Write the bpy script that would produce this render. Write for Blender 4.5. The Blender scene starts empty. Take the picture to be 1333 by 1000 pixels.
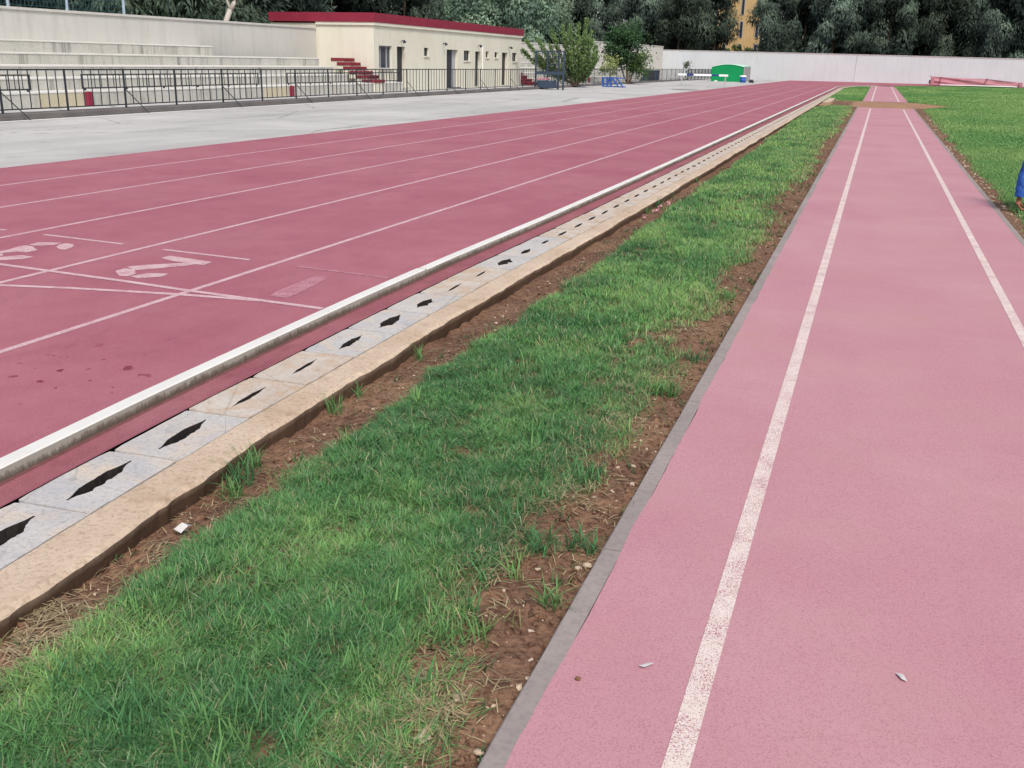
import bpy, bmesh, math, random
import numpy as np
from mathutils import Vector, Matrix

random.seed(7)
RNG = np.random.default_rng(11)
scene = bpy.context.scene
COL = scene.collection

# ------------------------------------------------------------------ noise
_T = np.random.default_rng(3).random((256, 256))
def vnoise(x, y, s=0):
    x = np.asarray(x, float) + 37.3 * s; y = np.asarray(y, float) + 91.7 * s
    xi = np.floor(x).astype(int); yi = np.floor(y).astype(int)
    fx = x - xi; fy = y - yi
    fx = fx * fx * (3 - 2 * fx); fy = fy * fy * (3 - 2 * fy)
    a = _T[xi % 256, yi % 256]; b = _T[(xi + 1) % 256, yi % 256]
    c = _T[xi % 256, (yi + 1) % 256]; d = _T[(xi + 1) % 256, (yi + 1) % 256]
    return (a * (1 - fx) + b * fx) * (1 - fy) + (c * (1 - fx) + d * fx) * fy
def fbm(x, y, o=3, s=0):
    t = 0; a = 1; n = 0
    for k in range(o):
        t = t + a * vnoise(np.asarray(x) * 2 ** k, np.asarray(y) * 2 ** k, s + k); n += a; a *= .5
    return t / n

# ------------------------------------------------------------------ object helpers
def tag(o, label=None, cat=None, group=None, kind=None):
    if label: o['label'] = label
    if cat: o['category'] = cat
    if group: o['group'] = group
    if kind: o['kind'] = kind
    return o
def empty(name, loc=(0, 0, 0), rz=0):
    o = bpy.data.objects.new(name, None); COL.objects.link(o)
    o.location = loc; o.rotation_euler = (0, 0, rz); o.empty_display_size = .2
    return o
def link(name, me, m, parent=None, loc=None):
    o = bpy.data.objects.new(name, me); COL.objects.link(o)
    if m is not None and len(me.materials) == 0: me.materials.append(m)
    if parent is not None: o.parent = parent
    if loc is not None: o.location = loc
    return o
def copy_tree(o, parent=None):
    c = o.copy(); COL.objects.link(c); c.parent = parent
    for ch in list(o.children): copy_tree(ch, c)
    return c
class MB:
    """collects shapes, then links them as one mesh object"""
    def __init__(s): s.v = []; s.f = []
    def add(s, vs, fs):
        n = len(s.v); s.v += [tuple(v) for v in vs]; s.f += [tuple(i + n for i in f) for f in fs]
    def box(s, x0, x1, y0, y1, z0, z1, b=0.0):
        if x0 > x1: x0, x1 = x1, x0
        if y0 > y1: y0, y1 = y1, y0
        if b <= 0:
            s.add([(x0, y0, z0), (x1, y0, z0), (x1, y1, z0), (x0, y1, z0), (x0, y0, z1), (x1, y0, z1), (x1, y1, z1), (x0, y1, z1)],
                  [(0, 3, 2, 1), (4, 5, 6, 7), (0, 1, 5, 4), (1, 2, 6, 5), (2, 3, 7, 6), (3, 0, 4, 7)])
        else:
            bm = bmesh.new(); bmesh.ops.create_cube(bm, size=1)
            for v in bm.verts:
                v.co = Vector(((x0 + x1) / 2 + v.co.x * (x1 - x0), (y0 + y1) / 2 + v.co.y * (y1 - y0), (z0 + z1) / 2 + v.co.z * (z1 - z0)))
            bmesh.ops.bevel(bm, geom=bm.edges[:], offset=b, segments=2, affect='EDGES', profile=.5)
            bm.verts.index_update()
            s.add([v.co[:] for v in bm.verts], [[v.index for v in f.verts] for f in bm.faces]); bm.free()
        return s
    def tube(s, pts, r, n=6, cap=True):
        P = [Vector(p) for p in pts]; R = r if isinstance(r, (list, tuple)) else [r] * len(P)
        vs = []; fs = []
        for i, p in enumerate(P):
            t = (P[min(i + 1, len(P) - 1)] - P[max(i - 1, 0)]).normalized()
            a = t.orthogonal() if abs(t.z) > .9 else t.cross(Vector((0, 0, 1)))
            if abs(t.z) > .9: a = t.cross(Vector((0, 1, 0)))
            a.normalize(); b = t.cross(a)
            for k in range(n):
                w = 2 * math.pi * (k + .5) / n
                vs.append(p + (a * math.cos(w) + b * math.sin(w)) * R[i])
        for i in range(len(P) - 1):
            for k in range(n):
                fs.append((i * n + k, i * n + (k + 1) % n, (i + 1) * n + (k + 1) % n, (i + 1) * n + k))
        if cap: fs.append(tuple(range(n))[::-1]); fs.append(tuple((len(P) - 1) * n + k for k in range(n)))
        s.add(vs, fs); return s
    def lathe(s, prof, cx, cy, n=20):
        vs = []; fs = []
        for r, z in prof:
            for k in range(n):
                w = 2 * math.pi * k / n; vs.append((cx + r * math.cos(w), cy + r * math.sin(w), z))
        for i in range(len(prof) - 1):
            for k in range(n):
                fs.append((i * n + k, i * n + (k + 1) % n, (i + 1) * n + (k + 1) % n, (i + 1) * n + k))
        fs.append(tuple((len(prof) - 1) * n + k for k in range(n))); fs.append(tuple(range(n))[::-1])
        s.add(vs, fs); return s
    def mesh(s, name, smooth=False):
        me = bpy.data.meshes.new(name); me.from_pydata(s.v, [], s.f); me.update()
        if smooth: me.polygons.foreach_set('use_smooth', [True] * len(me.polygons))
        return me
    def build(s, name, m, parent=None, smooth=False, loc=None):
        return link(name, s.mesh(name, smooth), m, parent, loc)
def np_mesh(name, V, F, colors=None, smooth=False):
    """V (n,3); F list of (k,m) arrays of equal-size faces"""
    me = bpy.data.meshes.new(name)
    me.vertices.add(len(V)); me.vertices.foreach_set('co', np.ascontiguousarray(V, np.float32).ravel())
    loops = np.concatenate([f.ravel() for f in F]).astype(np.int32)
    tot = np.concatenate([np.full(len(f), f.shape[1], np.int32) for f in F])
    start = np.concatenate([[0], np.cumsum(tot)[:-1]]).astype(np.int32)
    me.loops.add(len(loops)); me.loops.foreach_set('vertex_index', loops)
    me.polygons.add(len(tot)); me.polygons.foreach_set('loop_start', start); me.polygons.foreach_set('loop_total', tot)
    me.update(calc_edges=True)
    me.polygons.foreach_set('use_smooth', np.full(len(tot), bool(smooth)))
    if colors is not None:
        a = me.color_attributes.new('Col', 'FLOAT_COLOR', 'POINT')
        c = np.ones((len(V), 4), np.float32); c[:, :3] = colors
        a.data.foreach_set('color', c.ravel())
    return me
def grid_mesh(name, xs, ys, zf, xf=None, colors=None, smooth=True):
    """grid; xf(u, y) may bend the columns; zf(x, y) gives heights"""
    U, Y = np.meshgrid(xs, ys)
    X = xf(U, Y) if xf else U
    Z = zf(X, Y)
    V = np.stack([X, Y, Z], -1).reshape(-1, 3)
    nx, ny = len(xs), len(ys)
    i = (np.arange(ny - 1)[:, None] * nx + np.arange(nx - 1)[None]).ravel()
    F = np.stack([i, i + 1, i + nx + 1, i + nx], 1)
    return np_mesh(name, V, [F], smooth=smooth)

# ------------------------------------------------------------------ materials
def lin(r, g, b):
    f = lambda c: (c / 255 / 12.92) if c / 255 <= .04045 else ((c / 255 + .055) / 1.055) ** 2.4
    return (f(r), f(g), f(b), 1)
class NB:
    def __init__(s, name, rough=.85, spec=.25):
        s.m = bpy.data.materials.new(name); s.m.use_nodes = True; s.t = s.m.node_tree
        s.b = s.t.nodes['Principled BSDF']; s.b.inputs['Roughness'].default_value = rough
        s.b.inputs['Specular IOR Level'].default_value = spec
        s.geo = s.t.nodes.new('ShaderNodeNewGeometry'); s.pos = s.geo.outputs['Position']
    def n(s, typ, **kw):
        nd = s.t.nodes.new(typ)
        for k, v in kw.items(): setattr(nd, k, v)
        return nd
    def put(s, sock, v):
        if hasattr(v, 'links'): s.t.links.new(v, sock)
        else: sock.default_value = v
    def scale(s, sx, sy, sz, vec=None):
        m = s.n('ShaderNodeMapping'); s.put(m.inputs['Vector'], vec or s.pos); m.inputs['Scale'].default_value = (sx, sy, sz); return m.outputs[0]
    def noise(s, sc, det=3, rough=.55, vec=None, dist=0):
        m = s.n('ShaderNodeTexNoise'); s.put(m.inputs['Vector'], vec or s.pos)
        m.inputs['Scale'].default_value = sc; m.inputs['Detail'].default_value = det; m.inputs['Roughness'].default_value = rough; m.inputs['Distortion'].default_value = dist
        return m.outputs['Fac']
    def voro(s, sc, vec=None, feature='F1', out='Distance'):
        m = s.n('ShaderNodeTexVoronoi', feature=feature); s.put(m.inputs['Vector'], vec or s.pos); m.inputs['Scale'].default_value = sc; return m.outputs[out]
    def ramp(s, fac, stops):
        r = s.n('ShaderNodeValToRGB'); s.put(r.inputs[0], fac); e = r.color_ramp.elements
        while len(e) < len(stops): e.new(.5)
        for el, (p, c) in zip(e, stops):
            el.position = p; el.color = c if not isinstance(c, (int, float)) else (c, c, c, 1)
        return r.outputs[0]
    def mix(s, fac, a, b, mode='MIX'):
        m = s.n('ShaderNodeMix', data_type='RGBA', blend_type=mode)
        s.put(m.inputs[0], fac); s.put(m.inputs[6], a); s.put(m.inputs[7], b); return m.outputs[2]
    def math(s, op, a, b=0.0, clamp=False):
        m = s.n('ShaderNodeMath', operation=op, use_clamp=clamp); s.put(m.inputs[0], a); s.put(m.inputs[1], b); return m.outputs[0]
    def xyz(s):
        m = s.n('ShaderNodeSeparateXYZ'); s.put(m.inputs[0], s.pos); return m.outputs
    def bump(s, h, strength=.4, dist=.01):
        m = s.n('ShaderNodeBump'); m.inputs['Strength'].default_value = strength; m.inputs['Distance'].default_value = dist
        s.put(m.inputs['Height'], h); s.t.links.new(m.outputs[0], s.b.inputs['Normal'])
    def color(s, c): s.put(s.b.inputs['Base Color'], c); return s
def simple(name, c1, c2, sc=6, rough=.8, bump=.15, spec=.25, metal=0, fine=60, vec=None):
    b = NB(name, rough, spec); n1 = b.noise(sc, 4); n2 = b.noise(fine, 2)
    c = b.mix(b.ramp(n1, [(.3, 0), (.7, 1)]), c1, c2)
    c = b.mix(.35, c, b.mix(b.ramp(n2, [(.3, 0), (.7, 1)]), c1, c2)); b.color(c)
    b.b.inputs['Metallic'].default_value = metal
    if bump: b.bump(n2, bump, .004)
    return b.m

def rubber(name, base, light, dark, tint, big=.5, stain=False):  # granular surface
    b = NB(name, .9, .12)
    n0 = b.noise(big, 5, .6); n1 = b.noise(big * 7, 4, .6)
    c = b.mix(b.ramp(n0, [(.32, 0), (.68, 1)]), base, light)
    c = b.mix(b.math('MULTIPLY', b.ramp(n1, [(.42, 0), (.72, 1)]), .45), c, tint)
    grain = b.noise(240, 3, .75); gr2 = b.voro(300)
    c = b.mix(b.ramp(grain, [(.30, .45), (.47, 0)]), c, dark)
    c = b.mix(b.ramp(grain, [(.56, 0), (.74, .4)]), c, light)
    c = b.mix(b.ramp(gr2, [(.04, .12), (.22, 0)]), c, dark)
    streak = b.noise(1.0, 4, .6, b.scale(2.2, .3, 1))
    c = b.mix(b.ramp(streak, [(.5, 0), (.8, .16 if stain else .05)]), c, dark)
    vc = b.n('ShaderNodeTexVoronoi'); b.put(vc.inputs['Vector'], b.pos); vc.inputs['Scale'].default_value = 270
    if stain:
        c = b.mix(b.ramp(b.noise(.9, 5, .7, b.scale(1, .6, 1), .6), [(.48, 0), (.72, .5)]), c, lin(170, 118, 124))
        c = b.mix(b.ramp(b.noise(2.4, 5, .75, b.scale(1, .5, 1), .8), [(.56, 0), (.74, .35)]), c, dark)
    cell = b.n('ShaderNodeSeparateColor'); b.t.links.new(vc.outputs['Color'], cell.inputs[0])
    c = b.mix(b.ramp(cell.outputs[0], [(.0, .42), (.42, 0)]), c, dark)
    c = b.mix(b.ramp(cell.outputs[1], [(.66, 0), (1.0, .5)]), c, light)
    if not stain:
        c = b.mix(b.ramp(b.noise(1.3, 5, .7), [(.48, 0), (.7, .4)]), c, lin(178, 136, 130))
    if stain:
        x, y, z = b.xyz()
        near = b.math('SUBTRACT', 1.0, b.math('ADD', b.math('ABSOLUTE', b.math('MULTIPLY', b.math('ADD', x, 3.28), 1.5)), b.math('ABSOLUTE', b.math('MULTIPLY', b.math('SUBTRACT', y, 3.35), 1.1))))
        sn = b.noise(13, 2, .45, b.scale(1, 1, 1), .3)
        s1 = b.math('MULTIPLY', b.ramp(sn, [(.66, 0), (.69, 1)]), b.math('MAXIMUM', near, 0.0))
        c = b.mix(b.math('MULTIPLY', s1, 1.3, True), c, lin(112, 44, 52))
        scr = b.noise(5, 5, .75, b.scale(1.2, .5, 1), 1.2)
        c = b.mix(b.ramp(scr, [(.68, 0), (.73, .55)]), c, dark)
    b.color(c); b.bump(b.math('ADD', grain, gr2), .3, .002)
    return b.m
M = {}
M['track'] = rubber('red rubber track', lin(155, 92, 104), lin(171, 112, 120), lin(122, 64, 78), lin(146, 88, 101), .55, True)
M['track_dirty'] = rubber('dirty red rubber strip', lin(142, 82, 92), lin(158, 100, 106), lin(96, 52, 60), lin(124, 80, 84), 1.5, True)
M['runway'] = rubber('pink rubber runway', lin(179, 126, 137), lin(188, 145, 150), lin(138, 88, 103), lin(178, 134, 137), .8)
def paint(name, worn, ca=(206, 190, 182), cb=(224, 212, 204)):
    b = NB(name, .85, .2)
    g = b.noise(230, 3, .75); g2 = b.noise(9, 4, .6)
    f = b.math('ADD', g, b.math('MULTIPLY', b.math('SUBTRACT', g2, .5), .25))
    c = b.mix(b.ramp(f, [(.36 + worn, 1), (.46 + worn, 0)]), b.mix(b.noise(40, 2), lin(*ca), lin(*cb)), lin(160, 98, 111))
    b.color(c); b.bump(g, .5, .003); return b.m
M['line'] = paint('worn white line paint', .04, (198, 168, 172), (214, 188, 190))
M['line_runway'] = paint('white runway line paint', .03)
M['line_faint'] = paint('nearly worn off line paint', .15, (196, 158, 164), (206, 174, 178))
M['line_number'] = paint('worn number paint', .06, (202, 174, 176), (214, 190, 190))

def dirt_mat():
    b = NB('red brown soil', .95, .1)
    n = b.noise(2.2, 5, .65); f = b.noise(38, 4, .7); v = b.voro(55)
    c = b.mix(b.ramp(n, [(.3, 0), (.7, 1)]), lin(104, 78, 64), lin(142, 112, 90))
    c = b.mix(b.ramp(f, [(.35, .75), (.55, 0)]), c, lin(66, 43, 33))
    c = b.mix(b.ramp(f, [(.62, 0), (.78, .6)]), c, lin(168, 136, 106))
    c = b.mix(b.ramp(v, [(.02, .6), (.14, 0)]), c, lin(160, 130, 105))
    b.color(c); b.bump(b.math('ADD', f, b.math('MULTIPLY', v, .4)), .9, .012); return b.m
M['dirt'] = dirt_mat()
def field_mat():
    b = NB('short turf', .95, .1)
    n = b.noise(.35, 4, .6); f = b.noise(28, 4, .75); st = b.noise(.5, 3, .6, b.scale(.35, 2.2, 1))
    c = b.mix(b.ramp(n, [(.3, 0), (.7, 1)]), lin(74, 118, 62), lin(100, 144, 74))
    c = b.mix(b.ramp(st, [(.5, 0), (.75, .6)]), c, lin(128, 158, 84))
    c = b.mix(b.ramp(f, [(.3, .6), (.55, 0)]), c, lin(40, 70, 34))
    b.color(c); b.bump(f, .8, .03); return b.m
M['field'] = field_mat()
M['sand'] = simple('sandy bare path', lin(140, 106, 84), lin(168, 134, 106), 1.5, .95, .5, .1, fine=25)
def concrete(name, a, b_, stain, drip=False, fine=45, sc=1.2, amt=.55):
    b = NB(name, .9, .18)
    n = b.noise(sc, 5, .65); f = b.noise(fine, 3, .7)
    c = b.mix(b.ramp(n, [(.3, 0), (.7, 1)]), a, b_)
    c = b.mix(b.ramp(f, [(.38, .35), (.55, 0)]), c, stain)
    if drip:
        d = b.noise(1.6, 4, .65, b.scale(2.8, 2.8, .2)); e = b.noise(.9, 3)
        c = b.mix(b.math('MULTIPLY', b.ramp(d, [(.50, 0), (.66, 1)]), b.ramp(e, [(.35, .15), (.65, amt)])), c, stain)
    else:
        c = b.mix(b.ramp(b.noise(sc * 3.3, 4, .7), [(.58, 0), (.75, amt)]), c, stain)
    b.color(c); b.bump(f, .35, .004); return b.m
M['pavement'] = concrete('pale worn paving', lin(170, 168, 165), lin(194, 191, 187), lin(142, 139, 137), sc=.35, amt=.4, fine=30)
def slab_mat(name, a, b_, stain, dark):
    b = NB(name, .92, .15)
    n = b.noise(3.2, 5, .7); f = b.noise(70, 4, .75); st = b.noise(5.5, 5, .7, None, .8); cr = b.voro(3.1, b.scale(1, .7, 1), 'DISTANCE_TO_EDGE')
    c = b.mix(b.ramp(n, [(.35, 0), (.65, 1)]), a, b_)
    c = b.mix(b.ramp(st, [(.46, 0), (.66, .8)]), c, stain)
    c = b.mix(b.ramp(b.noise(9, 5, .75), [(.56, 0), (.74, .55)]), c, dark)
    c = b.mix(b.ramp(f, [(.36, .45), (.5, 0)]), c, dark)
    c = b.mix(b.ramp(cr, [(.0, .5), (.006, 0)]), c, dark)
    b.color(c); b.bump(f, .5, .004); return b.m
def apron_mat():
    b = NB('pale worn paving', .92, .15)
    n = b.noise(.35, 5, .65); f = b.noise(32, 4, .75); st = b.noise(.5, 5, .7, b.scale(1.0, .12, 1)); sp = b.noise(1.1, 5, .75, None, .6)
    c = b.mix(b.ramp(n, [(.3, 0), (.7, 1)]), lin(170, 168, 165), lin(196, 193, 189))
    c = b.mix(b.ramp(st, [(.48, 0), (.66, .55)]), c, lin(150, 147, 145))
    c = b.mix(b.ramp(sp, [(.58, 0), (.74, .5)]), c, lin(138, 134, 131))
    c = b.mix(b.ramp(f, [(.34, .3), (.5, 0)]), c, lin(132, 129, 127))
    cr = b.voro(.28, b.scale(1, .6, 1), 'DISTANCE_TO_EDGE')
    wob = b.math('ADD', cr, b.math('MULTIPLY', b.math('SUBTRACT', b.noise(3, 4, .7), .5), .05))
    c = b.mix(b.ramp(wob, [(.0, .55), (.007, 0)]), c, lin(96, 94, 93))
    b.color(c); b.bump(f, .4, .004); return b.m
M['pavement'] = apron_mat()
M['slab_tan'] = slab_mat('tan drain slab concrete', lin(182, 170, 158), lin(198, 190, 180), lin(184, 154, 124), lin(146, 130, 116))
M['slab_grey'] = slab_mat('blue grey drain slab concrete', lin(172, 170, 172), lin(194, 190, 184), lin(200, 184, 164), lin(130, 127, 126))
M['kerb_tan'] = None
def kerb_mat():
    b = NB('tan kerb mortar', .93, .12)
    n = b.noise(1.7, 5, .7); f = b.noise(55, 4, .75); st = b.noise(6, 5, .75)
    c = b.mix(b.ramp(n, [(.32, 0), (.68, 1)]), lin(182, 160, 138), lin(204, 186, 166))
    c = b.mix(b.ramp(st, [(.55, 0), (.72, .6)]), c, lin(152, 128, 104))
    c = b.mix(b.ramp(f, [(.36, .5), (.5, 0)]), c, lin(138, 116, 96))
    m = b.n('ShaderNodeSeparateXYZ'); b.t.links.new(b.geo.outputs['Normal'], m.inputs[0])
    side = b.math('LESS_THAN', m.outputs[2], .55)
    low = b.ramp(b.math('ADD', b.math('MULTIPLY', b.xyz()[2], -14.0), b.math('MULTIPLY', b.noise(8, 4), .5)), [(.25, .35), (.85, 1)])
    c = b.mix(b.math('MULTIPLY', side, low), c, lin(92, 72, 58))  # side face darkened in colour: its shade and soil stain together
    b.color(c); b.bump(b.math('ADD', f, st), .6, .006); return b.m
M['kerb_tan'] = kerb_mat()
M['kerb_grey'] = concrete('grey kerb concrete', lin(136, 128, 124), lin(158, 148, 142), lin(116, 108, 106), sc=1.2)
M['curb_dark'] = concrete('dark stained kerb', lin(92, 88, 88), lin(116, 112, 110), lin(66, 63, 65), sc=1.1)
M['hole'] = simple('shade black channel', lin(9, 7, 6), lin(20, 16, 14), 5, .95, .3)  # coloured near black to stand for shade below the covers
M['slot_wall'] = simple('dark slot wall', lin(36, 32, 31), lin(58, 53, 50), 30, .95, .5)  # slab concrete darkened here to paint the shade inside the slots
def rail_mat():
    b = NB('white painted rail with mould', .75, .3)
    x, y, z = b.xyz(); n = b.math('ADD', b.math('MULTIPLY', b.noise(1.0, 5, .8, b.scale(30, 30, 14)), .6), b.math('MULTIPLY', b.noise(2.3, 3, .6), .4))
    f = b.math('MULTIPLY', b.math('SUBTRACT', b.math('ADD', b.math('MULTIPLY', b.math('SUBTRACT', n, .5), .12), .031), z), 34.0)
    c = b.mix(b.ramp(b.noise(3, 4), [(.3, 0), (.75, 1)]), lin(206, 204, 198), lin(220, 218, 213))
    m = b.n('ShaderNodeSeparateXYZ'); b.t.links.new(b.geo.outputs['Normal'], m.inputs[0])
    c = b.mix(b.math('LESS_THAN', m.outputs[2], .45), c, lin(158, 155, 146))  # sides toned greyer than the top to carry their shade
    c = b.mix(b.ramp(f, [(.0, 0), (.3, .6), (.8, .92)]), c, lin(88, 74, 64)); b.color(c); b.bump(n, .2, .003); return b.m
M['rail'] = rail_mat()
M['tier'] = concrete('streaked grey terrace concrete', lin(182, 181, 173), lin(200, 198, 190), lin(116, 115, 110), True, amt=.95, sc=.8)
M['tier_top'] = concrete('pale terrace edge', lin(212, 210, 204), lin(222, 220, 214), lin(176, 174, 168))
M['tier_yellow'] = concrete('yellowish access wall', lin(190, 182, 156), lin(202, 194, 170), lin(156, 148, 124), True)
M['plaster_grey'] = concrete('grey white plaster', lin(194, 193, 188), lin(206, 204, 198), lin(168, 164, 154), True, sc=.5, amt=.35)
M['plaster_white'] = concrete('white wall plaster', lin(186, 193, 200), lin(196, 202, 208), lin(174, 168, 160), True, sc=.4, amt=.3)
M['coping'] = concrete('grey wall coping', lin(176, 170, 172), lin(196, 190, 190), lin(120, 110, 110), sc=2)
M['cream'] = concrete('cream plaster', lin(210, 207, 192), lin(220, 218, 206), lin(188, 180, 156), True, sc=.6, amt=.3)
M['red_paint'] = simple('dark red paint', lin(126, 36, 56), lin(138, 46, 66), 2, .6, .1)
M['red_tread'] = simple('faded red step paint', lin(112, 36, 46), lin(134, 50, 60), 3, .75, .1)
M['iron'] = simple('dark iron paint', lin(38, 42, 48), lin(54, 58, 64), 8, .6, 0)
M['blue_steel'] = simple('blue grey steel paint', lin(48, 60, 78), lin(62, 76, 94), 5, .55, 0)
M['pole_steel'] = simple('pale blue galvanised pole', lin(142, 160, 178), lin(164, 180, 194), 5, .5, 0)
M['net'] = simple('dark teal netting', lin(34, 66, 74), lin(46, 80, 86), 6, .8, 0)
M['door'] = simple('dark door', lin(38, 38, 46), lin(52, 52, 60), 6, .5, 0)
M['door_grey'] = simple('dark shutter door', lin(50, 50, 58), lin(66, 66, 74), 6, .5, 0)
M['glass'] = simple('dark window glass', lin(34, 40, 54), lin(52, 58, 74), 2, .15, 0, .5)
M['frame_grey'] = simple('grey window frame', lin(150, 152, 158), lin(168, 170, 174), 6, .5, 0)
M['green'] = simple('green tarpaulin', lin(0, 128, 74), lin(6, 142, 84), 1.2, .55, .05)
M['green_pale'] = simple('pale green roof sheet', lin(176, 222, 200), lin(196, 232, 214), 2, .5, 0)
M['grey_sheet'] = simple('grey side sheet', lin(138, 140, 138), lin(158, 158, 156), 4, .7, .1)
M['white_paint'] = simple('white gloss paint', lin(226, 228, 228), lin(236, 238, 238), 5, .5, 0)
M['blue_paint'] = simple('blue paint', lin(38, 82, 156), lin(52, 98, 172), 5, .5, 0)
M['navy'] = simple('dark blue band paint', lin(34, 52, 110), lin(46, 66, 128), 5, .5, 0)
M['grey_metal'] = simple('dull grey metal', lin(150, 152, 154), lin(172, 174, 176), 7, .5, 0)
M['tarp'] = simple('faded pink tarpaulin', lin(160, 100, 114), lin(182, 130, 140), 1.4, .65, .1, fine=20)
M['tarp_grey'] = simple('grey pink tarpaulin top', lin(176, 166, 174), lin(194, 184, 190), 2, .7, .1)
M['yellow_wall'] = concrete('ochre facade', lin(186, 156, 108), lin(198, 170, 126), lin(164, 136, 96), True)
M['facade_white'] = concrete('white facade', lin(222, 224, 228), lin(230, 232, 236), lin(200, 200, 204), True)
M['roof_tile'] = simple('dull orange roof', lin(176, 130, 96), lin(194, 150, 116), 3, .8, .2)
M['stone'] = simple('pale limestone pebble', lin(164, 144, 122), lin(200, 182, 160), 14, .85, .3)
M['clod'] = simple('dry soil clod', lin(98, 70, 54), lin(126, 94, 74), 18, .95, .6)
M['crumb'] = simple('red rubber crumb', lin(186, 126, 138), lin(200, 150, 158), 18, .9, .4)
M['scrap'] = simple('white plastic scrap', lin(180, 177, 175), lin(206, 203, 202), 60, .5, 0)
M['grime'] = simple('dark red grime', lin(96, 60, 58), lin(124, 82, 80), 20, .95, .2)
M['straw_leaf'] = simple('dry leaf', lin(170, 156, 130), lin(190, 178, 152), 20, .8, 0)
M['bark'] = simple('grey brown bark', lin(84, 72, 62), lin(116, 102, 90), 6, .95, .5, fine=18)
M['bark_pale'] = simple('pale smooth bark', lin(164, 156, 148), lin(196, 190, 182), 3, .9, .3, fine=18)
M['skin'] = simple('brown skin', lin(132, 84, 66), lin(150, 98, 78), 12, .55, .05)
M['shirt'] = simple('bright blue cotton', lin(50, 92, 178), lin(66, 110, 196), 9, .85, .1)
def cloth_mat():
    b = NB('bright blue cotton', .9, .12); n = b.noise(16, 4, .6, b.scale(1, 1, .55), 1.4); f = b.noise(300, 2)
    c = b.mix(b.ramp(n, [(.35, 0), (.65, 1)]), lin(40, 78, 160), lin(72, 116, 200)); b.color(c); b.bump(n, .9, .03); return b.m
M['shirt'] = cloth_mat()
M['trousers'] = simple('dark grey trousers', lin(50, 52, 60), lin(62, 64, 72), 9, .9, .1)
M['shoe'] = simple('black shoe', lin(28, 28, 30), lin(40, 40, 42), 9, .6, 0)
M['hair'] = simple('black hair', lin(22, 20, 20), lin(34, 30, 28), 30, .6, .3)
M['eye'] = simple('eye white', lin(226, 224, 220), lin(232, 230, 226), 9, .3, 0)
M['ground'] = simple('dry ground', lin(118, 104, 84), lin(140, 126, 104), .5, .95, .3)
def leafmat(name, transl=.35, rough=.7, tint=False):
    m = bpy.data.materials.new(name); m.use_nodes = True; t = m.node_tree
    b = t.nodes['Principled BSDF']; b.inputs['Roughness'].default_value = rough; b.inputs['Specular IOR Level'].default_value = .18
    a = t.nodes.new('ShaderNodeVertexColor'); a.layer_name = 'Col'
    tr = t.nodes.new('ShaderNodeBsdfTranslucent'); mx = t.nodes.new('ShaderNodeMixShader'); mx.inputs[0].default_value = transl
    oi = t.nodes.new('ShaderNodeObjectInfo'); hv = t.nodes.new('ShaderNodeHueSaturation'); mr = t.nodes.new('ShaderNodeMapRange'); mh = t.nodes.new('ShaderNodeMapRange')
    mr.inputs[3].default_value = .75 if tint else 1; mr.inputs[4].default_value = 1.5 if tint else 1
    mh.inputs[3].default_value = .47 if tint else .5; mh.inputs[4].default_value = .53 if tint else .5
    t.links.new(oi.outputs['Random'], mr.inputs[0]); t.links.new(oi.outputs['Random'], mh.inputs[0])
    t.links.new(mr.outputs[0], hv.inputs['Value']); t.links.new(mh.outputs[0], hv.inputs['Hue']); t.links.new(a.outputs[0], hv.inputs['Color'])
    t.links.new(hv.outputs[0], b.inputs['Base Color']); t.links.new(hv.outputs[0], tr.inputs[0])
    t.links.new(b.outputs[0], mx.inputs[1]); t.links.new(tr.outputs[0], mx.inputs[2])
    t.links.new(mx.outputs[0], t.nodes['Material Output'].inputs[0]); return m
M['blade'] = leafmat('grass blade', .3); M['leaf'] = leafmat('tree leaf', .22, tint=True); M['straw'] = leafmat('dry straw', .15)

# ------------------------------------------------------------------ camera, light, sky
H = 1.40
ROLL, PITCH, YAW, FPX = .024, math.radians(18.353), math.radians(19.2214), 1270.0
d0 = Vector((-math.sin(YAW), math.cos(YAW), 0)); rt0 = Vector((math.cos(YAW), math.sin(YAW), 0)); upw = Vector((0, 0, 1))
fw = d0 * math.cos(PITCH) - upw * math.sin(PITCH); u0 = d0 * math.sin(PITCH) + upw * math.cos(PITCH)
ri = rt0 * math.cos(ROLL) + u0 * math.sin(ROLL); uu = -rt0 * math.sin(ROLL) + u0 * math.cos(ROLL)
cam = bpy.data.cameras.new('camera'); co = bpy.data.objects.new('camera', cam); COL.objects.link(co)
mw = Matrix((ri, uu, -fw)).transposed().to_4x4(); mw.translation = (0, 0, H); co.matrix_world = mw
cam.sensor_width = 36; cam.lens = 36 * FPX / 1333; cam.clip_end = 3000; cam.clip_start = .05
scene.camera = co
SUN_EL, SUN_AZ = math.radians(50), math.radians(146)     # azimuth clockwise from +Y: behind the camera, to its right
w = bpy.data.worlds.new('World'); scene.world = w; w.use_nodes = True
bg = w.node_tree.nodes['Background']; sky = w.node_tree.nodes.new('ShaderNodeTexSky')
sky.sky_type = 'NISHITA'; sky.sun_disc = False; sky.sun_elevation = SUN_EL; sky.sun_rotation = SUN_AZ
sky.air_density = 1.2; sky.dust_density = 4.0; sky.ozone_density = 1.0
w.node_tree.links.new(sky.outputs[0], bg.inputs[0]); bg.inputs[1].default_value = .15
sun = bpy.data.lights.new('sun', 'SUN'); so = bpy.data.objects.new('sun', sun); COL.objects.link(so)
sun.energy = 2.6; sun.angle = math.radians(16); sun.color = (1, .965, .92)
sd = Vector((math.sin(SUN_AZ) * math.cos(SUN_EL), math.cos(SUN_AZ) * math.cos(SUN_EL), math.sin(SUN_EL)))
so.rotation_euler = sd.to_track_quat('Z', 'Y').to_euler()
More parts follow.
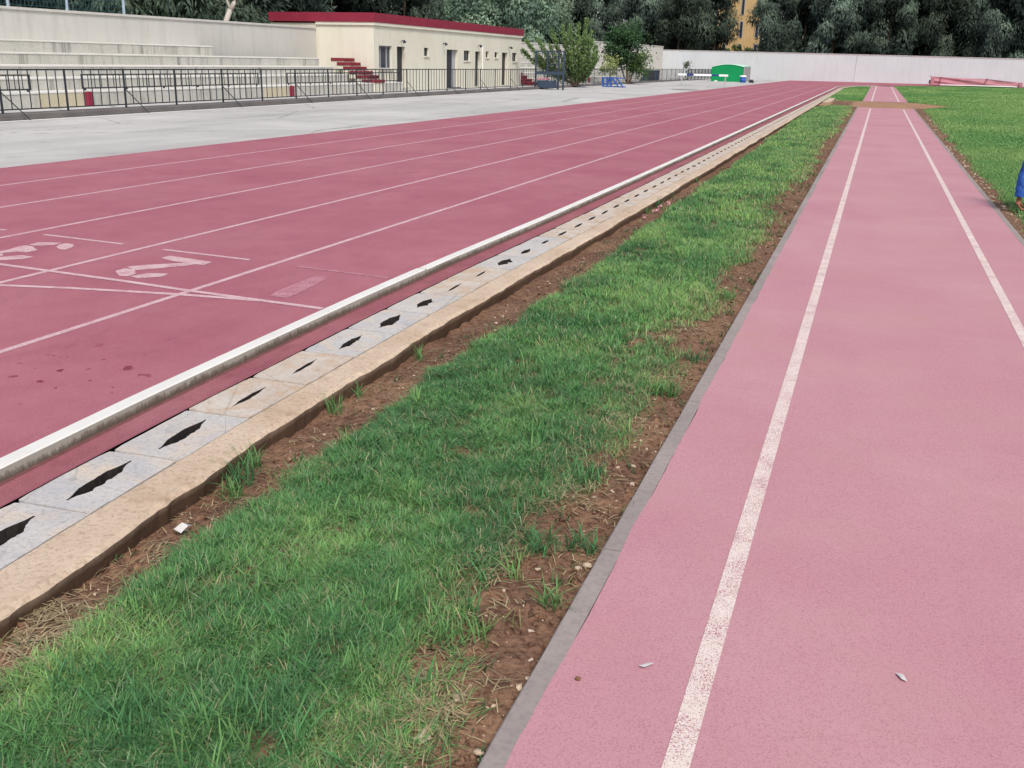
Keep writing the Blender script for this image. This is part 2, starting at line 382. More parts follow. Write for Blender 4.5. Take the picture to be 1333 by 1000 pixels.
scene.view_settings.view_transform = 'Standard'; scene.view_settings.look = 'None'; scene.view_settings.exposure = 0

# ------------------------------------------------------------------ setting: sheets
_DY = [-8, 0, 1.8, 2.3, 3.1, 4, 5, 6.5, 8.5, 12, 40, 80]
_DX = [.085, .075, .048, .02, -.012, -.03, -.045, -.045, -.015, 0, 0, -.02]
def drift(y): return np.interp(y, _DY, _DX)              # the drain wanders a few centimetres
def wall_y(x): return 114.1 + .12 * (np.asarray(x) + 22.85) * 1.0
CX, RI = 33.24, 36.0                                       # centre and inner radius of the bend
def bend_y(x, r=RI):
    x = np.asarray(x, float); return 80 + np.sqrt(np.maximum(r * r - (CX - x) ** 2, 0))
mb = MB(); mb.add([(-700, -300, -.2), (700, -300, -.2), (700, 900, -.2), (-700, 900, -.2)], [(0, 1, 2, 3)])
tag(mb.build('ground', M['ground']), kind='structure')

def edge_x(y): return -10.10 + .0105 * y
ys = np.concatenate([np.arange(-8, 14, .5), np.arange(14, 80, 4.0), [80.0]])
mb = MB()
V = []; F = []
for y in ys: V += [(edge_x(y), y, 0), (-2.506 + float(drift(y)), y, 0)]
for i in range(len(ys) - 1): F.append((2 * i, 2 * i + 1, 2 * i + 3, 2 * i + 2))
mb.add(V, F)
V = [(edge_x(80), 80, 0), (-2.515, 80, 0), (-2.515, 83.6, 0), (edge_x(110), float(wall_y(edge_x(110))), 0)]
xs = list(np.linspace(-2.515, 26, 24))
V = []; F = []
n = len(xs)
for x in xs: V += [(x, float(bend_y(x + .25)) if x > -2.5 else 80.0, 0), (x, float(wall_y(x)), 0)]
for i in range(n - 1): F.append((2 * i, 2 * i + 2, 2 * i + 3, 2 * i + 1))
mb.add(V, F)
mb.add([(edge_x(80), 80, 0), (-2.515, 80, 0), (-2.515, float(wall_y(-2.515)), 0), (edge_x(110), float(wall_y(edge_x(110))), 0)], [(0, 1, 2, 3)])
track = tag(mb.build('running_track', M['track']), kind='structure')

def strip(pts, w, z=.0014):
    """flat ribbon along pts"""
    mb = MB(); V = []; F = []
    P = [Vector((p[0], p[1], 0)) for p in pts]
    for i, p in enumerate(P):
        t = (P[min(i + 1, len(P) - 1)] - P[max(i - 1, 0)]).normalized(); nrm = Vector((-t.y, t.x, 0))
        V += [p + nrm * w / 2, p - nrm * w / 2]
    V = [(v.x, v.y, z) for v in V]
    for i in range(len(P) - 1): F.append((2 * i, 2 * i + 1, 2 * i + 3, 2 * i + 2))
    mb.add(V, F); return mb
def inner_line(off, y0=-8, y1=80, slope=0.0, x0=0.0):
    """lane line: straight then around the bend"""
    pts = [(x0 + slope * y, y) for y in np.arange(y0, y1 + .1, 4)]
    xe = x0 + slope * y1
    for x in np.linspace(xe + .15, 6, 14):
        r = CX - xe; y = 80 + math.sqrt(max(r * r - (CX - x) ** 2, 0)) - 0
        if y > float(wall_y(x)) - .5: break
        pts.append((x, y))
    return pts
for x0, s in ((-3.845, .0022), (-5.04, .003), (-6.28, .004), (-7.53, .0065), (-8.79, .0105)):
    strip(inner_line(0, x0=x0, slope=s), .044).build('lane_line', M['line'], track)
strip([(edge_x(y) + .03, y) for y in np.arange(-8, 100, 4)], .055).build('edge_line', M['line_faint'], track)
strip([(-8.6, 5.03), (-7.0, 5.02), (-5.46, 5.02), (-4.39, 4.955), (-3.84, 4.905), (-2.87, 4.85)], .048, .0028).build('start_line', M['line'], track)
strip([(-5.9, 4.15), (-4.97, 4.54), (-4.55, 4.655), (-4.19, 4.73), (-3.83, 4.80), (-3.55, 4.84), (-3.3, 4.868)], .048, .0021).build('start_line', M['line'], track)
strip([(-3.647, 5.835), (-2.904, 5.773)],   .035, .002).build('tick_line', M['line_faint'], track)
strip([(-4.855, 5.94), (-4.065, 5.888)], .04, .002).build('tick_line', M['line'], track)
strip([(-6.076, 6.041), (-5.259, 5.985)], .04, .002).build('tick_line', M['line'], track)
strip([(-7.3, 6.08), (-6.476, 6.064)], .04, .002).build('tick_line', M['line'], track)
SH = {
 2: [[(-4.635, 5.177), (-4.639, 5.272), (-4.557, 5.273), (-4.461, 5.168), (-4.447, 5.082), (-4.51, 5.07)],
     [(-4.439, 5.086), (-4.398, 5.217), (-4.272, 5.259), (-4.247, 5.16), (-4.356, 5.062)],
     [(-4.662, 5.32), (-4.58, 5.441), (-4.407, 5.588), (-4.304, 5.597), (-4.334, 5.521), (-4.436, 5.371), (-4.537, 5.254)],
     [(-4.661, 5.676), (-4.658, 5.766), (-4.252, 5.706), (-4.233, 5.59), (-4.391, 5.596), (-4.547, 5.624)]],
 3: [[(-5.848, 5.657), (-5.855, 5.762), (-5.783, 5.798), (-5.697, 5.829), (-5.672, 5.737), (-5.738, 5.669), (-5.785, 5.646)],
     [(-5.603, 5.674), (-5.662, 5.773), (-5.645, 5.82), (-5.581, 5.813), (-5.529, 5.775), (-5.483, 5.693), (-5.471, 5.616), (-5.524, 5.618)],
     [(-5.833, 5.326), (-5.822, 5.44), (-5.856, 5.568), (-5.849, 5.622), (-5.774, 5.617), (-5.705, 5.569), (-5.629, 5.524), (-5.63, 5.42), (-5.703, 5.407), (-5.75, 5.344), (-5.779, 5.283)],
     [(-5.671, 5.147), (-5.645, 5.242), (-5.58, 5.328), (-5.465, 5.316), (-5.471, 5.227), (-5.535, 5.152), (-5.604, 5.107)],
     [(-5.798, 5.293), (-5.773, 5.317), (-5.716, 5.295), (-5.675, 5.239), (-5.695, 5.202)]],
 1: [[(-3.321, 4.996), (-3.352, 5.124), (-3.361, 5.372), (-3.366, 5.612), (-3.267, 5.614), (-3.249, 5.496), (-3.205, 5.178), (-3.195, 4.994)]]}
for d, polys in SH.items():
    mb = MB()
    for p in polys: mb.add([(x, y, .002) for x, y in p], [tuple(range(len(p)))])
    mb.build('lane_number', M['line_faint'] if d == 1 else M['line_number'], track)

strip([(-2.578 + 1.08 * float(drift(y)), y) for y in list(np.arange(-3, 14, .4)) + list(np.arange(14, 80, 3))], .135).build('inner_strip', M['track_dirty'], track)
strip([(-2.638 + 1.12 * float(drift(y)), y) for y in list(np.arange(-3, 14, .4)) + list(np.arange(14, 80, 3))], .022, .0026).build('dirt_line', M['grime'], track)
# paving beside the track
mb = MB(); V = []; F = []
ys2 = np.arange(-8, 113, 5.0)
for y in ys2: V += [(-24.0, y, -.004), (edge_x(y) - .0, y, -.004)]
for i in range(len(ys2) - 1): F.append((2 * i, 2 * i + 1, 2 * i + 3, 2 * i + 2))
mb.add(V, F); tag(mb.build('paved_apron', M['pavement']), kind='structure')
# a pale strip painted where paving meets the track kerb
mb = MB()
for y in np.arange(-8, 96, 4.0):
    mb.add([(-16.42, y, .001), (-16.22 + .05 * random.random(), y, .001), (-16.22 + .05 * random.random(), y + 4, .001), (-16.42, y + 4, .001)], [(0, 1, 2, 3)])
mb.build('gutter_strip', M['tier_top'], bpy.data.objects['paved_apron'])
mb = MB(); n = 13
mb.add([(-10.41 + .7 * math.cos(6.283 * k / n) * (1 + .3 * random.random()), 59.2 + .75 * math.sin(6.283 * k / n), .003) for k in range(n)], [tuple(range(n))])
mb.build('damp_patch', M['curb_dark'], bpy.data.objects['paved_apron'])

# infield turf
mb = MB(); V = []; F = []
xs = [1.43 + .05 * 0] + list(np.linspace(2.5, 70, 46))
for x in xs:
    V += [(x, -8, -.02), (x, 41.2, -.02), (x, 48.8, -.02), (x, float(bend_y(min(x, 33.2), RI - .55)), -.02)]
for i in range(len(xs) - 1):
    for k in range(3): F.append((4 * i + k, 4 * i + 4 + k, 4 * i + 5 + k, 4 * i + 1 + k))
mb.add(V, F)
xs = np.linspace(-2.05, 1.43, 12); V = []; F = []
for x in xs: V += [(x, 47.5, -.02), (x, max(48, float(bend_y(x, RI - .75)) if x > -2.0 else 80), -.02)]
for i in range(len(xs) - 1): F.append((2 * i, 2 * i + 2, 2 * i + 3, 2 * i + 1))
mb.add(V, F)
tag(mb.build('infield_turf', M['field']), kind='structure')
# sandy cross path
mb = MB(); V = []; F = []
xs = np.linspace(-2.05, 3.3, 40)
for x in xs:
    t = max(0, (x - 1.5) / 1.8) ** 1.5; j = .45 * (fbm(x * 1.1, 3, 3) - .5)
    V += [(x, 41.0 + (.5 if x > 1.4 or x < -.5 else -.5) + t * 2.6 + j, -.012), (x, 48.9 - t * 2.3 + .5 * (fbm(x * 1.3, 9, 3) - .5), -.012)]
for i in range(len(xs) - 1): F.append((2 * i, 2 * i + 2, 2 * i + 3, 2 * i + 1))
mb.add(V, F); tag(mb.build('sand_path', M['sand']), kind='structure')

# runway
def rw_l(y): return -.548 + .0007 * np.asarray(y)
def rw_r(y): return 1.325 + .0025 * np.asarray(y)
ysr = np.concatenate([np.arange(-8, 1, .5), np.arange(1, 12, .03), np.arange(12, 41, .4)])
jl = .012 * (fbm(ysr * 3, 0 * ysr, 4, 5) - .5) * 2 + .02 * np.maximum(fbm(ysr * 1.1, 0 * ysr, 2, 8) - .62, 0)
V = np.concatenate([np.stack([rw_l(ysr) + jl, ysr, 0 * ysr + .004], 1), np.stack([rw_r(ysr), ysr, 0 * ysr + .004], 1), np.stack([rw_l(ysr) + jl, ysr, 0 * ysr - .03], 1)])
i = np.arange(len(ysr) - 1); n = len(ysr)
runway = link('runway', np_mesh('runway', V, [np.concatenate([np.stack([i, i + n, i + n + 1, i + 1], 1), np.stack([i + 2 * n, i, i + 1, i + 1 + 2 * n], 1)])]), M['runway'])
tag(runway, kind='structure')
strip([(-.214 + .0035 * (y - 1.7), y) for y in np.arange(-8, 41, 1.0)], .055, .0054).build('border_line', M['line_runway'], runway)
strip([(.95 + .0035 * (y - 5.9), y) for y in np.arange(-8, 41, 1.0)], .055, .0054).build('border_line', M['line_runway'], runway)
strip([(-.09, 28.0), (.98, 28.15)],   .07, .0068).build('takeoff_joint', M['track'], runway)
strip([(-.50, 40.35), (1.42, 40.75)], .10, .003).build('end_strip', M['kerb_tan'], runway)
mb = MB(); mb.add([(-.47, 48.7, -.004), (1.46, 48.9, -.004), (1.63, 94.8, -.004), (-.38, 93.0, -.004)], [(0, 1, 2, 3)])
runway2 = tag(mb.build('far_runway', M['runway']), kind='structure')
strip([(-.09, 48.9), (.06, 92.6)], .07, -.002).build('border_line', M['line_runway'], runway2)
strip([(1.08, 49.2), (1.26, 94.2)], .07, -.002).build('border_line', M['line_runway'], runway2)
strip([(-.06, 51.2), (1.06, 51.3)], .12, -.0005).build('cross_line', M['line_runway'], runway2)
strip([(-.02, 60.2), (1.10, 60.3)], .22, -.0005).build('cross_joint', M['track'], runway2)

# soil strip between drain and runway
def z_soil(x, y):
    x = np.asarray(x); y = np.asarray(y)
    t = np.clip((x + 2.06) / .45, 0, 1); base = -.085 + .075 * t * t * (3 - 2 * t)
    t2 = np.clip((-.60 - x) / .25, 0, 1); base = np.minimum(base, -.03 + .022 * t2)
    near = np.clip(1.5 - y / 14, .25, 1)
    return base + near * (.035 * (fbm(x * 7, y * 7, 3, 2) - .5) + .034 * (fbm(x * 24, y * 24, 4, 4) - .5))
ysd = list(np.arange(-7.8, -.5, .15))
while ysd[-1] < 48: ysd.append(ysd[-1] + max(.018, .0065 * max(ysd[-1], 0) ** 1.25))
soil = link('soil_strip', grid_mesh('soil_strip', np.linspace(-2.12, -.575, 90), np.array(ysd), z_soil), M['dirt'])
tag(soil, kind='structure')
def z_soil2(x, y): return -.018 + .02 * (fbm(np.asarray(x) * 9, np.asarray(y) * 9, 3, 6) - .5)
soil2 = link('soil_margin', grid_mesh('soil_margin', np.linspace(0, 1, 12), np.arange(-7.8, 42, .12), z_soil2,
             xf=lambda u, y: rw_r(y) + .03 + u * (.24 + .22 * (fbm(y * 1.3, y * 0, 3, 9) - .5) + .006 * y)), M['dirt'])
soil2.location.z = .01
tag(soil2, kind='structure')

# ------------------------------------------------------------------ kerbs, rail, drain
def sweep(prof, ys, xoff=lambda y: 0, jit=None):
    """prof [(x,z)] swept along Y; jit(i,y) -> (dx,dz) per profile vertex"""
    mb = MB(); V = []; F = []; k = len(prof)
    for y in ys:
        for i, (x, z) in enumerate(prof):
            dx, dz = jit(i, y) if jit else (0, 0)
            V.append((x + xoff(y) + dx, y, z + dz))
    for a in range(len(ys) - 1):
        for i in range(k - 1):
            F.append((a * k + i, (a + 1) * k + i, (a + 1) * k + i + 1, a * k + i + 1))
    F.append(tuple(range(k))); F.append(tuple((len(ys) - 1) * k + i for i in range(k))[::-1])
    mb.add(V, F); return mb
def nz(a, b, s=0): return float(fbm(a, b, 4, s)) - .5
def tan_j(i, y):
    if i in (2, 3): return (.05 * nz(y * 1.1, 1, 3) + .028 * nz(y * 6, 2, 4) + .012 * nz(y * 25, 5, 6) - .0017 * max(y, 0) + .05 * min(1, max(0, 1 - (y - 1) / 2.5)), -.012 * abs(nz(y * 9, 3, 5)))
    if i == 4: return (.04 * nz(y * 2.1, 7, 3) + .03 * nz(y * 9, 2, 8) - .0017 * max(y, 0) + .05 * min(1, max(0, 1 - (y - 1) / 2.5)), 0)
    return (0, 0)
yk = list(np.arange(-2, 9, .035)) + list(np.arange(9, 80.2, .3))
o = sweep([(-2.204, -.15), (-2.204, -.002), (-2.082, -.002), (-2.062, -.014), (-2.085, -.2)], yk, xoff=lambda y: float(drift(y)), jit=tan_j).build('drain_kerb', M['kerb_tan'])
tag(o, 'long tan mortar kerb with crumbling edge between drain covers and soil', 'kerb')
# bend part of the kerb
pts = [(CX - (RI - .65) * math.cos(t), 80.2 + (RI - .65) * math.sin(t)) for t in np.linspace(0, .38, 16)]
mb = MB()
for (a, b), (c, d) in zip(pts[:-1], pts[1:]):
    mb.add([(a - .42, b, .01), (a, b, .01), (c, d, .01), (c - .42, d, .01), (a - .42, b, -.05), (a, b, -.05), (c, d, -.05), (c - .42, d, -.05)],
           [(0, 1, 2, 3), (1, 5, 6, 2), (0, 3, 7, 4)])
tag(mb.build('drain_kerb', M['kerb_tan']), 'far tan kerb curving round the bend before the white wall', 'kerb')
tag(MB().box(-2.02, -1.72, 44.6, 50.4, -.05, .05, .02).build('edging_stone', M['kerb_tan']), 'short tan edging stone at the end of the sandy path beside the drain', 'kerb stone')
# white inner rail in sections
def rail(y0, y1, dz, label):
    yy = list(np.arange(y0, min(y1, 12), .12)) + list(np.arange(max(y0, 12), y1, 1.0)) + [y1]
    xo = lambda y: 1.15 * float(drift(y)) + .003 * nz(y * .8, 2, 9) - .001 * max(0, y - 14)
    pr = [(-2.722, .0), (-2.722, .041 + dz), (-2.717, .046 + dz), (-2.660, .046 + dz), (-2.653, .041 + dz), (-2.649, .0)]
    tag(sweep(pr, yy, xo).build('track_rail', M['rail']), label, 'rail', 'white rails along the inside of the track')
rail(-2, 5.93, .004, 'nearest length of white track rail with mould on its side')
rail(5.955, 30, 0, 'second length of white track rail beyond the visible joint')
rail(30.02, 55, 0, 'third length of white track rail half way down the straight')
rail(55.02, 80, 0, 'far length of white track rail before the bend')
pts = [(CX - RI * math.cos(t) - .0, 80 + RI * math.sin(t)) for t in np.linspace(.002, .4, 16)]
mb = MB()
for (a, b), (c, d) in zip(pts[:-1], pts[1:]):
    mb.add([(a - .07, b, .06), (a, b, .06), (c, d, .06), (c - .07, d, .06), (a - .07, b, 0), (a, b, 0), (c, d, 0), (c - .07, d, 0)],
           [(0, 1, 2, 3), (1, 5, 6, 2), (0, 3, 7, 4)])
tag(mb.build('track_rail', M['rail']), 'curved white track rail on the far bend', 'rail', 'white rails along the inside of the track')
# channel under the covers
mb = MB()
V = []; F = []; yc = list(np.arange(-3, 14, .4)) + list(np.arange(14, 80.1, 3.0))
for y in yc:
    d = float(drift(y)); V += [(-2.514 + d, y, -.003), (-2.51 + d, y, -.26), (-2.20 + d, y, -.26), (-2.20 + d, y, -.05)]
for i in range(len(yc) - 1):
    for k in range(3): F.append((4 * i + k, 4 * i + k + 1, 4 * i + k + 5, 4 * i + k + 4))
mb.add(V, F)
tag(mb.build('drain_channel', M['hole']), kind='structure')

def slab_mesh(seed, hl, hw, jag, off=0.0):
    """cover 0.30 x 0.46 with a ragged slot along its length"""
    r = random.Random(seed); L, Wd, T = .461, .292, .045
    n = 56; loop = []; h = n // 2; wa = 0.0; wb = 0.0
    for k in range(n):
        t = (k + .5) / h if k < h else 1 - (k - h + .5) / h
        side = 1 if k < h else -1
        u = -hl + 2 * hl * t
        e = min(1.0, .14 + 5.5 * max(0, t - .07) ** 1.15, .16 + 4.6 * max(0, .93 - t) ** 1.2)
        if side > 0:                                       # broken edge
            wa = .6 * wa + (r.random() - .5) * jag; w = hw * e * (1 + wa * .85)
        else:                                              # straighter cast edge
            wb = .5 * wb + (r.random() - .5) * jag * .35; w = -hw * .8 * e * (1 + wb)
        loop.append((w + off - u * .05, u + .003 * jag * (r.random() - .5)))
    bm = bmesh.new()
    out = [(-Wd / 2, -L / 2), (Wd / 2, -L / 2), (Wd / 2, L / 2), (-Wd / 2, L / 2)]
    # fine outer outline with tiny chips
    O = []
    for a in range(4):
        p, q = out[a], out[(a + 1) % 4]
        for k in range(8):
            t = k / 8; c = .003 * r.random() * (1 if k else 3)
            x, y = p[0] + (q[0] - p[0]) * t, p[1] + (q[1] - p[1]) * t
            O.append((x * (1 - c / Wd * 2), y * (1 - c / L * 2)))
    vo = [bm.verts.new((x, y, 0)) for x, y in O]; vi = [bm.verts.new((x, y, 0)) for x, y in loop]
    eo = [bm.edges.new((vo[i], vo[(i + 1) % len(vo)])) for i in range(len(vo))]
    ei = [bm.edges.new((vi[i], vi[(i + 1) % n])) for i in range(n)]
    bmesh.ops.triangle_fill(bm, use_beauty=True, use_dissolve=False, edges=eo + ei)
    top = [f for f in bm.faces]
    for f in top:
        if f.normal.z < 0: f.normal_flip()
    ext = bmesh.ops.extrude_face_region(bm, geom=top)
    vs = [e for e in ext['geom'] if isinstance(e, bmesh.types.BMVert)]
    bmesh.ops.translate(bm, verts=vs, vec=(0, 0, -T))
    bmesh.ops.recalc_face_normals(bm, faces=bm.faces[:])
    for fc in bm.faces:
        c = fc.calc_center_median()
        if abs(fc.normal.z) < .5 and abs(c.x) < Wd * .42 and abs(c.y) < L * .42: fc.material_index = 1
    me = bpy.data.meshes.new('drain_cover'); bm.to_mesh(me); bm.free(); return me
near = [  # from Y 0.34: material, half length, half width, jag, label
 ('grey', 0.154, 0.036, .5, None), ('grey', 0.165, 0.034, .4, None), ('grey', 0.165, 0.029, .5, None),
 ('grey', 0.171, 0.036, .35, 'nearest grey drain cover with a wide ragged dark slot, cut by the picture edge'),
 ('grey', 0.182, 0.031, .45, 'blue grey drain cover with a long ragged slot, second from the near end'),
 ('grey', 0.171, 0.029, .35, 'blue grey drain cover with a wide clean slot just before the first tan cover'),
 ('tan', 0.143, 0.015, .3, 'tan drain cover with a thin slot, nearest of the tan ones'),
 ('tan', 0.132, 0.013, .3, 'tan drain cover with a thin slot, just before the second run of grey ones'),
 ('grey', 0.143, 0.026, .8, 'grey drain cover with a jagged slot, cracked across its near half'),
 ('grey', 0.154, 0.038, .5, 'grey drain cover with a fat black hole, middle of the second grey run'),
 ('grey', 0.121, 0.036, .4, 'grey drain cover with a short fat hole beside the joint of the white rail'),
 ('tan', 0.132, 0.012, .3, 'tan drain cover with a thin slot just beyond the joint of the white rail'),
 ('tan', 0.121, 0.011, .3, 'tan drain cover with a narrow slot before the third run of grey ones'),
 ('grey', 0.143, 0.043, .6, 'grey drain cover with a broad broken hole in the third grey run'),
 ('grey', 0.121, 0.026, .5, 'grey drain cover with a small pointed hole in the third grey run'),
 ('grey', 0.110, 0.017, .8, 'grey drain cover with a small ragged hole at the end of the third grey run')]
GR = 'concrete covers along the drain'
plain = [slab_mesh(50 + k, .16, .017, .35) for k in range(4)]
for me in plain: me.materials.append(M['slab_tan']); me.materials.append(M['slot_wall'])
def place_slab(k, me, label):
    o = bpy.data.objects.new('drain_cover', me); COL.objects.link(o)
    r = random.Random(k * 13 + 5)
    yy_ = .34 + .467 * k + .232
    o.location = (-2.356 + float(drift(yy_)) + .004 * (r.random() - .5), yy_, -.005 + .004 * r.random())
    o.rotation_euler = (.010 * (r.random() - .5), .010 * (r.random() - .5), .014 * (r.random() - .5) - math.atan((float(drift(yy_ + .2)) - float(drift(yy_ - .2))) / .4))
    return tag(o, label, 'drain cover', GR)
for k, (mt, hl, hw, jg, lb) in enumerate(near):
    if lb is None: continue
    me = slab_mesh(k + 1, hl, hw, jg); me.materials.append(M['slab_' + mt]); me.materials.append(M['slot_wall'])
    place_slab(k, me, lb)
k0 = len(near)
wide = slab_mesh(91, .13, .03, .5); wide.materials.append(M['slab_tan']); wide.materials.append(M['slot_wall'])
for k in range(k0, 170):
    y = .34 + .467 * k
    if k == 30: place_slab(k, wide, 'tan drain cover with a wide dark hole half way down the drain')
    else:
        place_slab(k, plain[(k * 7 + k // 3) % 4], 'plain tan drain cover with a thin slot in the long far run of the drain')

# grey runway kerbs
def kerb_line(x_of, w, y0, y1, step, group, label, near_labels):
    y = y0; k = 0; r = random.Random(4)
    while y < y1:
        L = step * (.9 + .2 * r.random()); x = float(x_of(y + L / 2))
        mb = sweep([(x - w / 2, -.1), (x - w / 2, 0), (x - w / 2 + .004, .003), (x + w / 2 - .002, .003), (x + w / 2, -.1)],
                   list(np.linspace(y, y + L - .006, 14 if y < 8 else 4)), lambda q: .0007 * (q - y - L / 2), lambda i, q: (.004 * nz(q * 8, i, 3), .002 * nz(q * 11, i, 5)))
        o = mb.build('kerb_stone', M['kerb_grey'])
        tag(o, near_labels.get(k, label), 'kerb stone', group)
        y += L; k += 1
kerb_line(lambda y: rw_l(y) - .026, .060, -6.72, 40.2, 1.38, 'grey kerb stones on the left of the runway',
          'weathered grey kerb stone in the row along the left edge of the pink runway',
          {5: 'nearest grey kerb stone left of the runway, at the bottom of the picture', 6: 'second grey kerb stone left of the runway, just past the wide cracked joint'})
kerb_line(lambda y: rw_r(y) + .026, .055, -7.5, 40.6, 1.9, 'grey kerb stones on the right of the runway',
          'thin grey kerb stone in the row along the right edge of the pink runway', {})

# ------------------------------------------------------------------ grass, straw, pebbles
def grass_edge(x, y):
    """0..1 density of the turf strip"""
    l = -1.76 - .012 * np.minimum(y, 40) + .22 * (fbm(y * .9, y * 0, 3, 21) - .5) + .12 * (fbm(y * 4, y * 0, 2, 22) - .5) + .06 * np.clip(2.2 - y, 0, 2)
    r = -.77 + .002 * y + .34 * (fbm(y * 1.1, y * 0 + 4, 3, 31) - .5) + .14 * (fbm(y * 4, y * 0 + 3, 2, 33) - .5)
    a = np.clip((x - l) / .10, 0, 1); b = np.clip((r - x) / .26, 0, 1)
    return a * b
def make_blades(P, Z, hgt, wid, colr, lean, seg3=True, name='g', curl=1.0):
    n = len(P); a = RNG.random(n) * 2 * math.pi
    dx, dy = np.cos(a), np.sin(a)
    ln = lean * (.35 + 1.0 * RNG.random(n))
    h = hgt; px, py = -dy, dx
    tw = RNG.random(n) * 1.2 - .6; px, py = px * np.cos(tw) - py * np.sin(tw), px * np.sin(tw) + py * np.cos(tw)
    base = np.stack([P[:, 0], P[:, 1], Z], 1)
    def lev(t, wf):
        off = ln * (t ** (1 + curl)); zz = h * t * (1 - .25 * np.minimum(ln / np.maximum(h, 1e-4), 1.5) * t * .6)
        c = base + np.stack([dx * off, dy * off, zz], 1)
        wv = np.stack([px, py, np.zeros(n)], 1) * (wid * wf / 2)[:, None]
        return c - wv, c + wv, c
    if seg3:
        a0, a1, _ = lev(0, .8); b0, b1, _ = lev(.4, 1.0); c0, c1, _ = lev(.75, .65); _, _, t = lev(1.0, 0)
        V = np.stack([a0, a1, b0, b1, c0, c1, t], 1).reshape(-1, 3); k = 7
        i = np.arange(n)[:, None] * k
        Q = np.concatenate([i + np.array([[0, 1, 3, 2]]), i + np.array([[2, 3, 5, 4]])]); T = i + np.array([[4, 5, 6]])
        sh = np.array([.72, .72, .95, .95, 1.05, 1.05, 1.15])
    else:
        a0, a1, _ = lev(0, 1.0); b0, b1, _ = lev(.55, .9); _, _, t = lev(1.0, 0)
        V = np.stack([a0, a1, b0, b1, t], 1).reshape(-1, 3); k = 5
        i = np.arange(n)[:, None] * k
        Q = i + np.array([[0, 1, 3, 2]]); T = i + np.array([[2, 3, 4]])
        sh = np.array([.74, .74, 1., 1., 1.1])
    C = (colr[:, None, :] * sh[None, :, None]).reshape(-1, 3)  # root shade and brighter tip multiplied into each blade's colour
    return V, Q, T, C
def combine(parts):
    Vs = []; Qs = []; Ts = []; Cs = []; n = 0
    for V, Q, T, C in parts:
        Vs.append(V); Cs.append(C); Qs.append(Q + n); Ts.append(T + n); n += len(V)
    return np.concatenate(Vs), [np.concatenate(Qs), np.concatenate(Ts)], np.concatenate(Cs)
G_DARK = np.array([.082, .212, .080]); G_MID = np.array([.140, .320, .105]); G_LIGHT = np.array([.265, .440, .145]); G_STRAW = np.array([.42, .36, .21])
def grass_colors(x, y, n, far=0.0):
    p = fbm(x * 2.6, y * 2.0, 4, 41); q = fbm(x * 9, y * 9, 2, 43); r = RNG.random(n)
    edge = np.clip((x + 1.15) / .40, 0, 1)
    t = np.clip((p - .38) * 2.1 + (q - .5) * .6 + (r - .5) * .8 + edge * .34 + far, 0, 1)
    c = np.where(t[:, None] < .5, G_DARK + (G_MID - G_DARK) * (t * 2)[:, None], G_MID + (G_LIGHT - G_MID) * (t * 2 - 1)[:, None])
    dry = RNG.random(n) < (.045 + .42 * np.clip(edge - .30, 0, 1) + .12 * (fbm(x * 5, y * 5, 2, 47) > .66))
    pale = RNG.random(n) < .09; c[pale] = np.array([.26, .37, .21])
    c[dry] = G_STRAW * (.6 + .6 * RNG.random(dry.sum()))[:, None]
    return c * (.75 + .5 * RNG.random(n))[:, None]
parts = []
def scatter(x0, x1, y0, y1, dens, hm, wm, lean, far, seg3):
    n = int((x1 - x0) * (y1 - y0) * dens); x = RNG.uniform(x0, x1, n); y = RNG.uniform(y0, y1, n)
    d = grass_edge(x, y); clump = fbm(x * 13, y * 13, 2, 51); bare = fbm(x * 5.2, y * 5.2, 2, 55)
    keep = RNG.random(n) < d * np.clip(.55 + (clump - .35) * 2.4, .25, 1) * np.clip((bare - .20) * 9, .12, 1)
    x, y, clump = x[keep], y[keep], clump[keep]; n = len(x)
    tall = .72 + .75 * fbm(x * 2.2, y * 2.2, 3, 57)
    h = hm * tall * (.55 + .8 * RNG.random(n)); 
    w_ = wm * (.6 + .8 * RNG.random(n))
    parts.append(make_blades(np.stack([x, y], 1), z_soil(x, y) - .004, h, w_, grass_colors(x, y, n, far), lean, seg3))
scatter(-2.1, -.60, .9, 2.6, 62000, .034, .0023, .046, .0, True)
scatter(-2.1, -.60, 2.6, 4.6, 40000, .036, .0028, .046, .05, False)
scatter(-2.1, -.60, .9, 4.6, 17000, .018, .0023, .075, .14, True)
scatter(-2.15, -.60, 4.6, 9, 4000, .022, .004, .08, .15, False)
scatter(-2.15, -.60, 4.6, 9, 18000, .040, .0043, .042, .22, False)
scatter(-2.25, -.58, 9, 18, 5600, .044, .0080, .034, .34, False)
scatter(-2.35, -.58, 18, 41.5, 2000, .048, .015, .032, .42, False)
